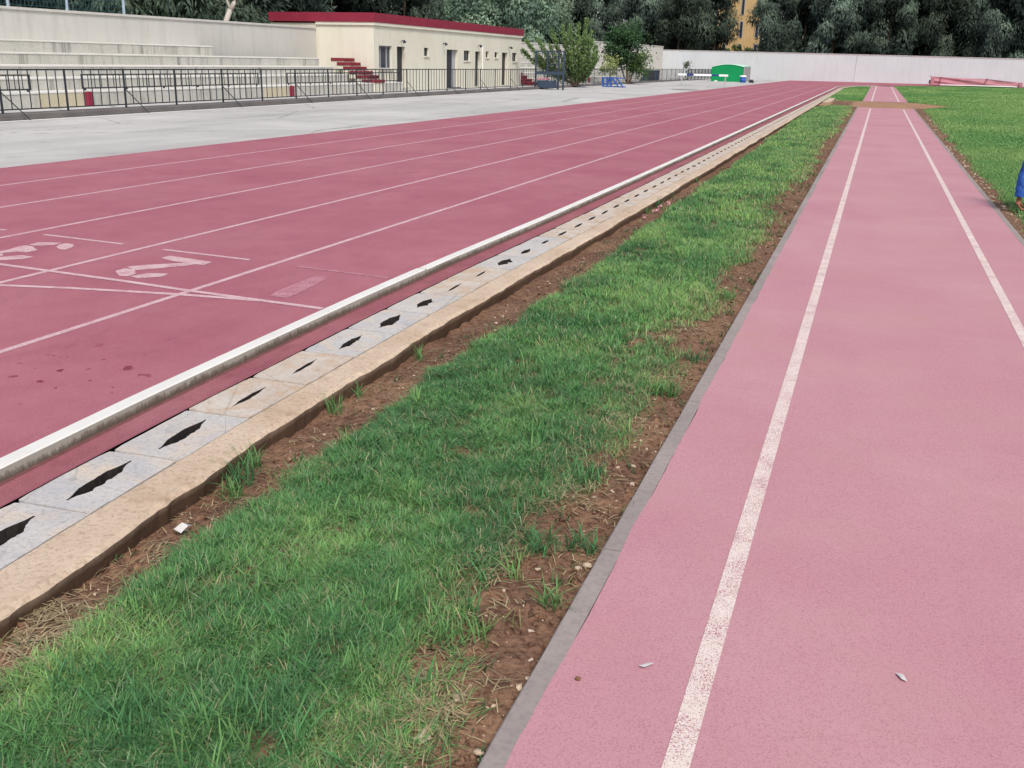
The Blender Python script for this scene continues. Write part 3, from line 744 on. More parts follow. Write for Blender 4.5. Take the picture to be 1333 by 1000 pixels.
# longer clumps standing out of the turf and at its edges
def tuft(cx, cy, r, n, h, w_, lean, col, zf=z_soil):
    a = RNG.random(n) * 6.283; q = r * np.sqrt(RNG.random(n)); x = cx + q * np.cos(a); y = cy + q * np.sin(a)
    c = np.array(col)[None] * (.7 + .6 * RNG.random(n))[:, None]
    parts.append(make_blades(np.stack([x, y], 1), zf(x, y) - .003, h * (.45 + .75 * RNG.random(n)), w_ * (.7 + .6 * RNG.random(n)), c, lean, True))
for cx, cy, r, n, h in ((-1.98, 2.72, .06, 75, .12), (-2.02, 2.86, .04, 40, .11), (-1.94, 2.62, .05, 40, .08), (-2.03, 3.5, .03, 22, .10), (-2.04, 3.75, .03, 16, .08), (-2.05, 4.4, .03, 22, .09),
                        (-.67, 2.62, .05, 70, .07), (-.66, 2.25, .03, 26, .09), (-.78, 2.55, .06, 80, .07), (-.72, 4.15, .06, 70, .09), (-.68, 4.75, .05, 40, .08), (-.80, 3.1, .07, 90, .07),
                        (-.86, 2.0, .08, 110, .06), (-.95, 1.75, .08, 120, .07), (-1.15, 1.42, .1, 130, .08), (-1.35, 1.40, .1, 130, .09), (-1.55, 1.5, .08, 80, .08), (-1.1, 1.55, .08, 100, .08), (-.72, 6.2, .06, 50, .09), (-2.06, 10.6, .06, 40, .12), (-2.08, 10.1, .05, 40, .1), (-2.1, 11.4, .06, 40, .1), (-2.12, 13.2, .06, 40, .1)):
    tuft(cx, cy, r, n, h, .0042, h * .75, (.085, .22, .085) if RNG.random() < .6 else (.13, .27, .09))
for k in range(110):
    y = 1.3 + 9 * RNG.random() ** 1.5; x = -1.72 + .95 * RNG.random()
    tuft(x, y, .03, 12, .085, .004 + .0003 * y, .06, (.09, .24, .085) if RNG.random() < .5 else (.16, .31, .10))
for k in range(170):                                         # stray sprigs on the bare soil
    y = 1.4 + 14 * RNG.random() ** 1.4; x = (-.60 - .28 * RNG.random()) if RNG.random() < .62 else (-2.02 + .28 * RNG.random())
    tuft(x, y, .03, 7, .045, .0035 + .0004 * y, .04, (.06, .14, .055) if RNG.random() < .6 else (.2, .2, .09))
V, F, C = combine(parts)
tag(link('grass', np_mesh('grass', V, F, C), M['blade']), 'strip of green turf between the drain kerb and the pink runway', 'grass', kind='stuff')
# infield blades
parts = []
def field_scatter(x0f, x1f, y0, y1, dens, hm, wm):
    n = int(max(x1f(y1) - x0f(y1), x1f(y0) - x0f(y0)) * (y1 - y0) * dens); y = RNG.uniform(y0, y1, n)
    u = RNG.random(n); x = x0f(y) + u * (x1f(y) - x0f(y)) - .16 * RNG.random(n) ** 2
    p = fbm(x * .5, y * .22, 4, 61); q = RNG.random(n)
    t = np.clip((p - .35) * 2.2 + (q - .5) * .5 + .1, 0, 1)[:, None]
    c = np.array([.150, .31, .100]) * (1 - t) + np.array([.29, .43, .155]) * t
    ok = y < bend_y(np.clip(x, -2, 33), RI - .8)
    ok &= ~((y > 41.3) & (y < 48.8) & (x < 3.1 - abs(y - 45) * .35))
    x, y, c = x[ok], y[ok], c[ok]; n = len(x)
    parts.append(make_blades(np.stack([x, y], 1), np.full(n, -.022), hm * (.5 + .8 * RNG.random(n)), wm * (.6 + .8 * RNG.random(n)), c * (.8 + .4 * RNG.random(n))[:, None], hm * .7, False))
fl = lambda y: rw_r(y) + .22 + .006 * np.asarray(y) + .25 * (fbm(np.asarray(y) * 1.3, np.asarray(y) * 0, 3, 9) - .5)
field_scatter(fl, lambda y: 1.9 + .0 * y + np.maximum(y - 9, 0) * .145, 9.5, 22, 3600, .05, .009)
field_scatter(fl, lambda y: 1.9 + np.maximum(y - 9, 0) * .17, 22, 48, 850, .055, .02)
field_scatter(lambda y: 1.62 + 0 * y, lambda y: 1.9 + np.maximum(y - 9, 0) * .17, 48, 104, 230, .06, .05)
field_scatter(lambda y: -2.0 + 0 * y, lambda y: -.55 + 0 * y, 48.8, 88, 600, .06, .03)
V, F, C = combine(parts)
tag(link('grass', np_mesh('grass', V, F, C), M['blade']), 'bright green infield turf right of the runway', 'grass', kind='stuff')
# straw lying on the soil
parts = []
def straw(x, y, zf, L, wd):
    n = len(x); a = RNG.random(n) * 6.283; l = L * (.4 + RNG.random(n)); z = zf(x, y) + .002
    d = np.stack([np.cos(a), np.sin(a), .10 * (RNG.random(n) - .3)], 1) * (l / 2)[:, None]; p = np.stack([-np.sin(a), np.cos(a), 0 * a], 1) * (wd / 2)
    b = np.stack([x, y, z + .003 + .006 * RNG.random(n)], 1)
    V = np.stack([b - d - p, b - d + p, b + p + [0, 0, .003], b - p + [0, 0, .003], b + d], 1).reshape(-1, 3); i = np.arange(n)[:, None] * 5
    c = np.array([[.42, .34, .20]]) * (.45 + .75 * RNG.random(n))[:, None]
    parts.append((V, i + np.array([[0, 1, 2, 3]]), i + np.array([[3, 2, 4]]), np.repeat(c, 5, 0)))
n = 14000; y = 1.1 + 16 * RNG.random(n) ** 2.0; x = RNG.uniform(-2.05, -.6, n); de = grass_edge(x, y)
k = RNG.random(n) < np.where(de < .9, .9 * np.clip((fbm(x * 4, y * 4, 3, 71) - .38) * 4, .04, 1), .10)
straw(x[k], y[k], z_soil, .055, .0026)
for cx, cy, r, n in ((-1.86, 1.72, .10, 110), (-1.78, 1.62, .12, 160), (-1.93, 1.78, .05, 60), (-1.85, 2.2, .1, 50), (-.80, 1.75, .08, 110), (-.76, 1.68, .06, 90), (-.82, 2.9, .1, 100), (-.9, 2.35, .1, 70), (-.82, 3.7, .12, 120), (-.78, 4.4, .12, 110), (-.85, 5.3, .15, 110)):
    a = RNG.random(n) * 6.283; q = r * np.sqrt(RNG.random(n)); straw(cx + q * np.cos(a), cy + q * np.sin(a), lambda a_, b_: z_soil(a_, b_) + .008, .06, .0026)
V, F, C = combine(parts)
tag(link('dry_straw', np_mesh('dry_straw', V, F, C), M['straw']), 'dry straw scattered on the bare soil beside the turf strip', 'straw', kind='stuff')
# pebbles and clods
def rocks(name, X, Y, zf, S, m, label, cat, flat=.6):
    bm = bmesh.new(); bmesh.ops.create_icosphere(bm, subdivisions=1, radius=1); bv = np.array([v.co[:] for v in bm.verts])
    bf = np.array([[v.index for v in f.verts] for f in bm.faces]); bm.free()
    n = len(X); k = len(bv)
    sc = S[:, None] * np.stack([.7 + .6 * RNG.random(n), .7 + .6 * RNG.random(n), flat * (.7 + .6 * RNG.random(n))], 1)
    jit = 1 + .9 * (RNG.random((n, k, 1)) - .5); a = RNG.random(n) * 6.283
    P = bv[None] * jit * sc[:, None]; ca, sa = np.cos(a)[:, None], np.sin(a)[:, None]
    Vx = P[..., 0] * ca - P[..., 1] * sa + X[:, None]; Vy = P[..., 0] * sa + P[..., 1] * ca + Y[:, None]
    Vz = P[..., 2] + (zf(X, Y) + S * flat * .35)[:, None]
    F = (bf[None] + (np.arange(n) * k)[:, None, None]).reshape(-1, 3)
    tag(link(name, np_mesh(name, np.stack([Vx, Vy, Vz], -1).reshape(-1, 3), [F]), m), label, cat, kind='stuff')
n = 1500; y = 1.2 + 26 * RNG.random(n) ** 1.7; x = np.where(RNG.random(n) < .5, RNG.uniform(-.85, -.6, n), RNG.uniform(-2.04, -1.72, n)); k = RNG.random(n) < 1.05 - grass_edge(x, y)
rocks('pebbles', x[k], y[k], z_soil, (.0022 + .0085 * RNG.random(k.sum()) ** 4), M['stone'], 'pale pebbles lying on the soil of the strip', 'pebbles')
n = 7000; y = 1.2 + 22 * RNG.random(n) ** 1.9; x = np.where(RNG.random(n) < .5, RNG.uniform(-.88, -.6, n), RNG.uniform(-2.05, -1.68, n)); k = RNG.random(n) < 1.0 - .9 * grass_edge(x, y)
rocks('soil_clods', x[k], y[k], z_soil, .003 + .011 * RNG.random(k.sum()) ** 4, M['dirt'], 'crumbled soil clods on the bare edges of the strip', 'soil', .7)
n = 620; y = 5 + 30 * RNG.random(n) ** 1.3; x = rw_r(y) + .06 + RNG.random(n) * (.2 + .006 * y)
rocks('pebbles', x, y, lambda a, b: z_soil2(a, b) + .01, .005 + .021 * RNG.random(n) ** 3, M['stone'], 'pale stones along the right edge of the runway', 'pebbles')
n = 18; y = 9.5 + 1.4 * RNG.random(n); x = -2.07 + .12 * RNG.random(n)
rocks('rubber_crumbs', x, y, lambda a, b: z_soil(a, b) + .02, .008 + .012 * RNG.random(n), M['crumb'], 'pink rubber crumbs piled against the drain kerb', 'rubble')
def stone(x, y, z, s, label, name='pebble', m='stone', fl=.6):
    bm = bmesh.new(); bmesh.ops.create_icosphere(bm, subdivisions=2, radius=1); r = random.Random(int(abs(x * 991 + y * 77) * 10))
    for v in bm.verts: v.co = v.co * (1 + .22 * (r.random() - .5)); v.co.x *= s * 1.25; v.co.y *= s; v.co.z *= s * fl
    me = bpy.data.meshes.new(name); bm.to_mesh(me); bm.free()
    tag(link(name, me, M[m], loc=(x, y, z)), label, name if name != 'soil_lump' else 'soil')
stone(-.628, 2.52, -.02, .012, 'round whitish pebble against the left kerb of the runway beside a grass tuft')
stone(-.650, 2.497, -.022, .010, 'smaller whitish pebble left of the round one by the grass tuft')
stone(-.628, 1.64, -.025, .010, 'small white pebble near the bottom end of the grey kerb')
stone(-.705, 1.84, -.028, .018, 'brown lump of soil beside the dry straw near the kerb', 'soil_lump', 'dirt', .8)
stone(-.489, 1.93, .008, .006, 'tiny dark bit of grit lying on the pink runway', 'grit', 'clod', .8)
def scrap(name, pts, z, label, lift=.0008):
    mb = MB(); n = len(pts); cx = sum(p[0] for p in pts) / n; cy = sum(p[1] for p in pts) / n
    mb.add([(x, y, z + (lift if k % 2 else 0)) for k, (x, y) in enumerate(pts)] + [(cx, cy, z + lift * 1.6)], [(k, (k + 1) % n, n) for k in range(n)])
    tag(mb.build(name, M['straw_leaf'] if name == 'dry_leaf' else M['scrap']), label, 'litter')
scrap('paper_scrap', [(-.365, 2.032), (-.352, 2.028), (-.338, 2.046), (-.332, 2.056), (-.346, 2.052)], .0105, 'thin white paper scrap on the runway left of the white line')
scrap('paper_scrap', [(.226, 2.234), (.238, 2.210), (.252, 2.205), (.243, 2.232)], .0105, 'square white paper scrap on the runway right of the white line')
scrap('plastic_scrap', [(-1.94, 2.315), (-1.928, 2.29), (-1.91, 2.30), (-1.90, 2.325), (-1.912, 2.36), (-1.922, 2.33), (-1.936, 2.345)], -.058, 'crumpled white plastic scrap on the soil beside the tan kerb', .016)
scrap('dry_leaf', [(-.775, 1.60), (-.745, 1.59), (-.735, 1.63), (-.76, 1.66)], -.012, 'pale dry leaf on the soil at the bottom of the strip', .01)

# ------------------------------------------------------------------ grandstands, walls, fence
XT = [-19.65, -20.30, -20.95, -21.60, -22.25, -22.83]; ZT = [.38, .70, 1.00, 1.31, 1.64]
def stand(name, label, y0, ends, ystart=None, yellow=()):
    t = empty(name, (-21, y0, 0)); tag(t, label, 'grandstand')
    for k in range(5):
        m = MB(); m.box(XT[k + 1] if k < 4 else -22.83, XT[k] - .004, y0, ends[k], 0 if k == 0 else ZT[k - 1] - .02, ZT[k] - .05)
        m.build('tier', M['tier'] if k else M['tier'], t, loc=(21, -y0, 0))
        m = MB(); m.box(XT[k + 1] - .003 if k < 4 else -22.832, XT[k] + .012, y0, ends[k] + .006, ZT[k] - .05, ZT[k], .008)
        m.build('tier_slab', M['tier_top'], t, loc=(21, -y0, 0))
    for a, b in yellow:
        MB().box(-19.66, -19.642, a, b, .0, ZT[0] - .06).build('yellow_panel', M['tier_yellow'], t, loc=(21, -y0, 0))
    return t
stand('grandstand', 'long left grandstand of five grey streaked concrete tiers beside the cream building', 6.0, [40.75, 37.0, 37.0, 37.0, 30.8], yellow=((19.95, 21.45), (29.95, 31.4)))
stand('grandstand', 'far grandstand of grey concrete tiers beyond the cream building, behind the leafy trees', 59.6, [80.4, 80.4, 80.4, 80.4, 80.4])
for y, lb in ((21.5, 'red painted stub post in front of the left grandstand, nearest the camera'), (31.5, 'red painted stub post in front of the left grandstand, near the red steps'),
              (71.4, 'red stub post behind the bushy tree with fanned branches'), (82.0, 'red stub post behind the dark crowned tree')):
    MBx = MB(); MBx.box(-19.63, -19.53, y, y + .17, -.004, .36, .012); tag(MBx.build('stub_post', M['red_paint']), lb, 'post', 'red stub posts in front of the grandstands')
# red steps
def steps(name, label, y0, y1, xs, zs, side, wd=.51, th=.055):
    t = empty(name, (xs[0], y0, 0)); tag(t, label, 'steps')
    base = MB()
    for k in range(len(zs)):
        base.box(xs[k] + .02, xs[k] + .04 - wd, y0 + .03, y1 - .03, 0 if k == 0 else zs[k] - .30, zs[k] - th)
    base.build('step_base', M[side], t, loc=(-xs[0], -y0, 0))
    for k in range(len(zs)):
        m = MB(); m.box(xs[k] + .05, xs[k] + .05 - wd, y0, y1, zs[k] - th, zs[k], .006)
        m.build('tread', M['red_tread'], t, loc=(-xs[0], -y0, 0))
steps('staircase', 'cream staircase with six red treads climbing against the cream building', 38.0, 38.9, [-19.62 - .285 * k for k in range(6)], [.50 + .166 * k for k in range(6)], 'cream', .64, .12)
steps('staircase', 'dark red staircase at the far end of the cream building', 58.3, 59.4, [-19.55 - .33 * k for k in range(6)], [.17 + .176 * k for k in range(6)], 'red_tread')

# guard rails on the lowest tier
def guard_rail(y0, y1, label):
    t = empty('guard_rail', (-19.78, y0, ZT[0])); tag(t, label, 'railing', 'low guard rails on the lowest tier')
    L = y1 - y0; z0, z1 = .06, .40
    m = MB()
    for z in (z0, z1): m.box(-.016, .016, 0, L, z - .016, z + .016)
    for y in (0, L - .03): m.box(-.016, .016, y, y + .032, z0, z1)
    m.build('frame', M['iron'], t)
    m = MB(); n = max(2, int(L / .24))
    for k in range(1, n): m.box(-.008, .008, L * k / n - .008, L * k / n + .008, z0, z1)
    m.build('bars', M['iron'], t)
    n = max(2, int(round(L / 1.6)))
    for k in range(n + 1):
        y = .1 + (L - .2) * k / n
        MB().box(-.02, .02, y - .02, y + .02, 0, z0).build('foot', M['iron'], t)
guard_rail(8.0, 19.85, 'dark low guard rail on the lowest tier at the left edge of the picture')
guard_rail(21.6, 29.8, 'dark low guard rail on the lowest tier between the two red stub posts')
guard_rail(31.6, 40.7, 'dark low guard rail on the lowest tier in front of the red steps')
guard_rail(61.5, 71.0, 'dark low guard rail on the far tier behind the bushy trees')

# fence along the paving
cb = MB(); 
yy = list(np.arange(-2, 96, 1.0))
o = sweep([(-16.86, -.02), (-16.86, .13), (-16.47, .13), (-16.44, .11), (-16.43, -.02)], yy, jit=lambda i, y: (.02 * nz(y * 2, i, 2), .012 * nz(y * 3, i, 3))).build('fence_kerb', M['curb_dark'])
tag(o, 'dark stained concrete kerb under the iron fence along the paving', 'kerb')
post_y = [6.2, 8.2, 10.1, 12.0, 13.95, 15.9, 17.69, 19.54, 21.39, 23.36, 25.24, 27.07, 29.03, 30.95, 32.92, 34.9, 36.88, 38.73, 40.75, 42.48, 44.35, 46.48, 48.31]
while post_y[-1] < 92: post_y.append(post_y[-1] + 1.95)
fence = empty('fence', (-16.65, post_y[0], .13)); tag(fence, 'long dark iron bar fence between the paving and the grandstands', 'fence')
y00 = post_y[0]
for k, y in enumerate(post_y):
    MB().box(-.017, .017, y - y00 - .017, y - y00 + .017, -.06, .875).build('post', M['iron'], fence)
    if k % 2 == 1:
        MB().tube([(.02, y - y00, .42), (.36, y - y00 + .34, -.125)], .011, 6).build('brace', M['iron'], fence)
for a, b in zip(post_y[:-1], post_y[1:]):
    m = MB(); a -= y00; b -= y00
    m.box(-.015, .015, a + .022, b - .022, .84, .872); m.box(-.013, .013, a + .022, b - .022, .06, .085)
    n = 7 
    for k in range(1, n):
        y = a + (b - a) * k / n; m.box(-.008, .008, y - .008, y + .008, .085, .84)
    m.build('bar_panel', M['iron'], fence)
# fence across the far end
f2 = empty('fence', (-16.4, 96, 0)); tag(f2, 'short dark iron fence left of the green shelter in front of the white wall', 'fence')
m = MB(); m.box(-.2, .2, -2, 12, -.1, .06); m.build('base', M['curb_dark'], f2)
for k in range(8):
    MB().box(-.03, .03, -2 + 2 * k - .03, -2 + 2 * k + .03, .0, 1.02).build('post', M['iron'], f2)
for k in range(7):
    m = MB(); m.box(-.02, .02, -2 + 2 * k + .03, 2 * k - .03, .96, 1.0); m.box(-.02, .02, -2 + 2 * k + .03, 2 * k - .03, .14, .17); m.box(-.02, .02, -2 + 2 * k + .03, 2 * k - .03, .62, .65)
    for j in range(1, 8): m.box(-.01, .01, -2 + 2 * k + j * .25 - .01, -2 + 2 * k + j * .25 + .01, .17, .96)
    m.build('bar_panel', M['iron'], f2)

# boundary walls
def wall(name, pts, label, m_, cop):
    """pts: (x, y, z_top) along the wall; thickness outward (to the left of travel)"""
    t = empty(name, (pts[0][0], pts[0][1], 0)); tag(t, label, 'wall'); ox, oy = pts[0][0], pts[0][1]
    body = MB(); cp = MB()
    for (x0, y0, z0), (x1, y1, z1) in zip(pts[:-1], pts[1:]):
        d = Vector((x1 - x0, y1 - y0, 0)).normalized(); nl = Vector((-d.y, d.x, 0))
        def quadbox(mb, o0, o1, za0, za1, zb0, zb1):
            V = []
            for (x, y, lo, hi) in ((x0, y0, za0, zb0), (x1, y1, za1, zb1)):
                for o_ in (o0, o1):
                    for z in (lo, hi): V.append((x - ox + nl.x * o_, y - oy + nl.y * o_, z))
            mb.add(V, [(0, 1, 5, 4), (2, 6, 7, 3), (1, 3, 7, 5), (0, 4, 6, 2), (0, 2, 3, 1), (4, 5, 7, 6)])
        quadbox(body, 0, .22, -.15, -.15, z0 - .07, z1 - .07); quadbox(cp, -.04, .26, z0 - .07, z1 - .07, z0, z1)
    body.build('wall_body', M[m_], t); cp.build('coping', M[cop], t)
    return t
wall('boundary_wall', [(-22.85, -4, 2.5), (-22.85, 24, 2.5), (-22.85, 38.9, 2.56)], 'tall grey plaster wall behind the left grandstand', 'plaster_grey', 'plaster_grey')
wall('boundary_wall', [(-22.85, 58.1, 2.6), (-22.85, 84, 2.62)], 'pale wall behind the far grandstand and the leafy trees', 'plaster_grey', 'plaster_grey')
wall('boundary_wall', [(-22.85, 84.05, 3.1), (-22.85, 114.07, 3.28)], 'taller grey wall end meeting the white far wall at the corner', 'plaster_grey', 'plaster_grey')
wyr = float(wall_y(60))
fwl = wall('far_wall', [(60, wyr, 2.72), (15, float(wall_y(15)), 2.76), (-2.3, float(wall_y(-2.3)), 2.86), (-23.0, float(wall_y(-23.0)), 2.92)][::-1], 'long white plastered wall closing the far end of the stadium', 'plaster_white', 'coping')
# joint crack in the far wall
yj = float(wall_y(-2.3)); m = MB(); m.add([(-.05, -.006, .02), (-.03, -.006, .02), (.035, -.006, 2.76), (.0, -.006, 2.76)], [(0, 1, 2, 3)]); m.build('joint', M['curb_dark'], fwl, loc=(-2.3 + 23.0, yj - float(wall_y(-23.0)), 0))
# netting above the left wall
nt = empty('net_fence', (-22.96, 15, 2.5)); tag(nt, 'dark netting on pale blue poles above the grey wall', 'net fence')
for y in (17.9, 20.2, 22.6, 24.8, 27.25): MB().tube([(0, y - 15, -.1), (-.0, y - 15 + .12, 3.2)], .045, 8).build('pole', M['pole_steel'], nt)
m = MB()
for k in range(22): m.box(-.012, -.002, 2.9, 12.2, .06 + k * .14, .075 + k * .14)
for k in range(67): m.box(-.011, -.003, 2.9 + k * .14, 2.912 + k * .14, .06, 3.05)
m.build('net', M['net'], nt)

# ------------------------------------------------------------------ cream building
BX, BY0, BY1 = -20.1, 38.96, 57.9
bld = empty('cream_building', (BX, BY0, 0)); tag(bld, 'long low cream building with a dark red flat roof edge', 'building')
def face_with_holes(y0, y1, z0, z1, holes):
    """wall face at local x=0 with openings (ya,yb,za,zb)"""
    mb = MB(); ysx = sorted({y0, y1, *[h[0] for h in holes], *[h[1] for h in holes]}); zsx = sorted({z0, z1, *[h[2] for h in holes], *[h[3] for h in holes]})
    for ya, yb in zip(ysx[:-1], ysx[1:]):
        for za, zb in zip(zsx[:-1], zsx[1:]):
            cy, cz = (ya + yb) / 2, (za + zb) / 2
            if any(h[0] < cy < h[1] and h[2] < cz < h[3] for h in holes): continue
            mb.add([(0, ya, za), (0, yb, za), (0, yb, zb), (0, ya, zb)], [(0, 1, 2, 3)])
    for ya, yb, za, zb in holes:
        d = -.22
        mb.add([(0, ya, za), (d, ya, za), (d, ya, zb), (0, ya, zb)], [(0, 1, 2, 3)]); mb.add([(0, yb, za), (d, yb, za), (d, yb, zb), (0, yb, zb)], [(3, 2, 1, 0)])
        mb.add([(0, ya, zb), (d, ya, zb), (d, yb, zb), (0, yb, zb)], [(0, 1, 2, 3)]); mb.add([(0, ya, za), (d, ya, za), (d, yb, za), (0, yb, za)], [(3, 2, 1, 0)])
    return mb
L = BY1 - BY0; f = lambda y: y - BY0
doors = [(f(41.15), f(42.0), .12, 1.86), (f(46.7), f(48.15), .0, 1.83), (f(50.5), f(51.3), .03, 1.80), (f(54.6), f(55.55), .03, 1.80)]
wins = [(f(39.42), f(40.66), .93, 1.87), (f(44.02), f(44.56), 1.50, 1.86), (f(48.93), f(49.75), 1.33, 1.82), (f(52.05), f(52.5), 1.51, 1.82), (f(53.4), f(53.92), 1.52, 1.80), (f(56.3), f(57.1), 1.34, 1.81)]
mb = face_with_holes(0, L, -.1, 2.72, doors + wins)
mb.add([(0, 0, -.1), (-5.0, 0, -.1), (-5.0, 0, 2.72), (0, 0, 2.72)], [(3, 2, 1, 0)]); mb.add([(0, L, -.1), (-5, L, -.1), (-5, L, 2.72), (0, L, 2.72)], [(0, 1, 2, 3)])
mb.add([(-5, 0, -.1), (-5, L, -.1), (-5, L, 2.72), (-5, 0, 2.72)], [(3, 2, 1, 0)])
mb.build('wall', M['cream'], bld)
m = MB(); m.box(-2.72, .07, -.07, L + .07, 2.66, 2.78); m.build('cornice', M['cream'], bld)
m = MB(); m.box(-5.0, .09, -.10, L + .10, 2.78, 3.15); m.build('roof_edge', M['red_paint'], bld)
m = MB(); m.box(-5.0, -2.76, .25, .5, 2.4, 2.775); m.build('roof_beam', M['red_paint'], bld)
for k, (a, b, z0, z1) in enumerate(doors):
    m = MB(); m.box(-.21, -.17, a + .005, b - .005 if k != 1 else a + 1.02, z0, z1 - .005)
    if k == 1:
        for q in range(14): m.box(-.17, -.155, a + .04, a + .98, z0 + .06 + q * .125, z0 + .13 + q * .125)
    d = m.build('door', M['door_grey'] if k == 1 else M['door'], bld)
    MB().box(-.165 + .012, -.13, a + .08, a + .12, z0 + .85, z0 + .95).build('handle', M['grey_metal'], d)
    if k == 1: MB().box(-.2, -.16, a + 1.02, b - .005, z0, z1 - .005).build('door_side_panel', M['frame_grey'], bld)
    MB().box(.0, .14, a - .04, b + .04, -.05, max(z0, .04)).build('door_step', M['blue_steel'] if k == 1 else M['tier'], bld)
for k, (a, b, z0, z1) in enumerate(wins):
    fr = MB(); w_ = .04
    fr.box(-.16, -.10, a, b, z0, z0 + w_); fr.box(-.16, -.10, a, b, z1 - w_, z1); fr.box(-.16, -.10, a, a + w_, z0 + w_, z1 - w_); fr.box(-.16, -.10, b - w_, b, z0 + w_, z1 - w_)
    if k == 0: fr.box(-.16, -.10, a + .3, a + .34, z0 + w_, z1 - w_); fr.box(-.155, -.105, b - .38, b - .30, z0 + w_, z1 - w_)
    fo = fr.build('window', M['frame_grey'] if k == 0 else M['door'], bld)
    MB().add([(-.13, a + w_, z0 + w_), (-.13, b - w_, z0 + w_), (-.13, b - w_, z1 - w_), (-.13, a + w_, z1 - w_)], [(0, 1, 2, 3)])
    p = MB(); p.box(-.135, -.125, a + w_, b - w_, z0 + w_, z1 - w_); p.build('pane', M['glass'], fo)
    s_ = MB(); s_.box(-.02, .05, a - .04, b + .04, z0 - .06, z0 - .003); s_.build('sill', M['cream'], fo)
for y in (41.55, 46.2, 50.85, 55.65):
    m = MB(); m.tube([(0, f(y), 2.06), (.10, f(y), 2.12), (.17, f(y), 2.10)], .018, 6); m.tube([(.14, f(y), 2.13), (.20, f(y), 2.03)], [.04, .085], 10); m.build('wall_lamp', M['iron'], bld)
MB().tube([(.05, f(51.42), .2), (.05, f(51.42), 2.06)], .03, 8).build('drain_pipe', M['white_paint'], bld)

# ------------------------------------------------------------------ equipment
# blue steel timekeeper frame
fr = empty('steel_frame', (-16.65, 50.3, 0)); tag(fr, 'blue grey tubular steel stand with seats beside the fence', 'steel stand')
for x, y in ((0, 0), (1.5, 0), (0.35, .9), (.95, .9)): MB().box(x - .04, x + .04, y - .04, y + .04, -.01, 1.9).build('post', M['blue_steel'], fr)
m = MB(); m.box(-.04, 1.54, -.03, .03, 1.84, 1.90); m.box(.3, 1.0, .87, .93, 1.84, 1.9); m.box(-.03, .03, .0, .9, 1.84, 1.9); m.box(.92, .98, .03, .9, 1.6, 1.66); m.box(.35, .95, .87, .93, 1.2, 1.24); m.build('top_bar', M['blue_steel'], fr)
MB().box(.0, 1.5, -.05, -.02, .74, .90).build('cross_board', M['blue_steel'], fr)
MB().box(.06, .66, .02, .42, .48, .56, .01).build('seat', M['tarp'], fr)
MB().box(.08, 1.0, .02, .5, .08, .44, .01).build('storage_box', M['blue_steel'], fr)
m = MB()
for k in range(6): m.box(.38 + k * .11, .395 + k * .11, .88, .90, .1, 1.84)
m.build('back_bars', M['iron'], fr)
# stack of blue hurdles
hs = empty('hurdle_rack', (-15.6, 60.0, 0)); tag(hs, 'low bright blue metal rack with slanted braces beside the fence', 'rack')
for x in (0.0, .26, .48): MB().box(x, x + .12, -.03, .03, 0, .56).build('upright', M['blue_paint'], hs)
for a in (0.62, .9): MB().tube([(a, 0, .52), (a + .42, -.1, .02)], .045, 4).build('brace', M['blue_paint'], hs)
m = MB(); m.box(-.02, 1.36, -.04, .04, .50, .56); m.box(-.02, 1.36, .1, .5, .0, .05); m.build('frame', M['blue_paint'], hs)
# steeplechase barrier
ba = empty('barrier', (-11.2, 70.3, 0), math.atan2(1.8, 2.9) * .35); tag(ba, 'white steeplechase barrier with two dark blue bands on the paving', 'barrier')
x = -1.70
for wd, mt in ((.58, 'white_paint'), (.47, 'navy'), (1.20, 'white_paint'), (.50, 'navy'), (.62, 'white_paint')):
    b_ = .004 if mt == 'white_paint' else 0; MB().box(x, x + wd - .002, -.065 - b_, .065 + b_, .68 - b_, .80 + b_, .01).build('beam_section', M[mt], ba); x += wd
for x in (-1.42, 1.50):
    m = MB(); m.box(x - .035, x + .035, -.035, .035, .04, .675); l = m.build('leg', M['grey_metal'], ba)
    MB().box(x - .04, x + .04, -.55, .55, 0, .04).build('foot', M['grey_metal'], l)
# green shelter
hut = empty('green_shelter', (-14.22, 94.2, 0)); tag(hut, 'bright green box shelter with a curved pale roof by the white wall', 'shelter')
n = 14; Wd = 2.84; D = 5.2
top = [(Wd * k / n, 1.30 + .22 * math.sin(math.pi * k / n) + .03 * k / n) for k in range(n + 1)]
m = MB(); m.add([(0, 0, 0), (Wd, 0, 0)] + [(x, 0, z - .05) for x, z in top[::-1]], [tuple(range(n + 3))]); m.build('front', M['green'], hut)
m = MB(); m.add([(0, 0, 0), (0, D, 0), (0, D, 1.25), (0, 0, 1.25)], [(0, 1, 2, 3)]); m.add([(0, D, 0), (Wd, D, 0), (Wd, D, 1.28), (0, D, 1.25)], [(0, 1, 2, 3)]); m.build('back', M['green'], hut)
m = MB(); m.add([(Wd, 0, 0), (Wd, D, 0), (Wd, D, 1.28), (Wd, 0, 1.28)], [(0, 1, 2, 3)]); m.build('side', M['grey_sheet'], hut)
m = MB()
for (x0, z0), (x1, z1) in zip(top[:-1], top[1:]):
    m.add([(x0, -.06, z0 - .05), (x1, -.06, z1 - .05), (x1, -.06, z1), (x0, -.06, z0), (x0, D, z0 - .05), (x1, D, z1 - .05), (x1, D, z1), (x0, D, z0)], [(0, 1, 2, 3), (3, 2, 6, 7), (0, 4, 5, 1), (4, 7, 6, 5)])
m.build('roof', M['green_pale'], hut)
for x in (-.05, Wd): MB().box(x, x + .05, -.05, .02, 0, 1.28).build('corner_post', M['green'] if x < 0 else M['grey_metal'], hut)
MB().box(.3, .55, -.35, -.05, 0, .08, .01).build('skid', M['white_paint'], hut)
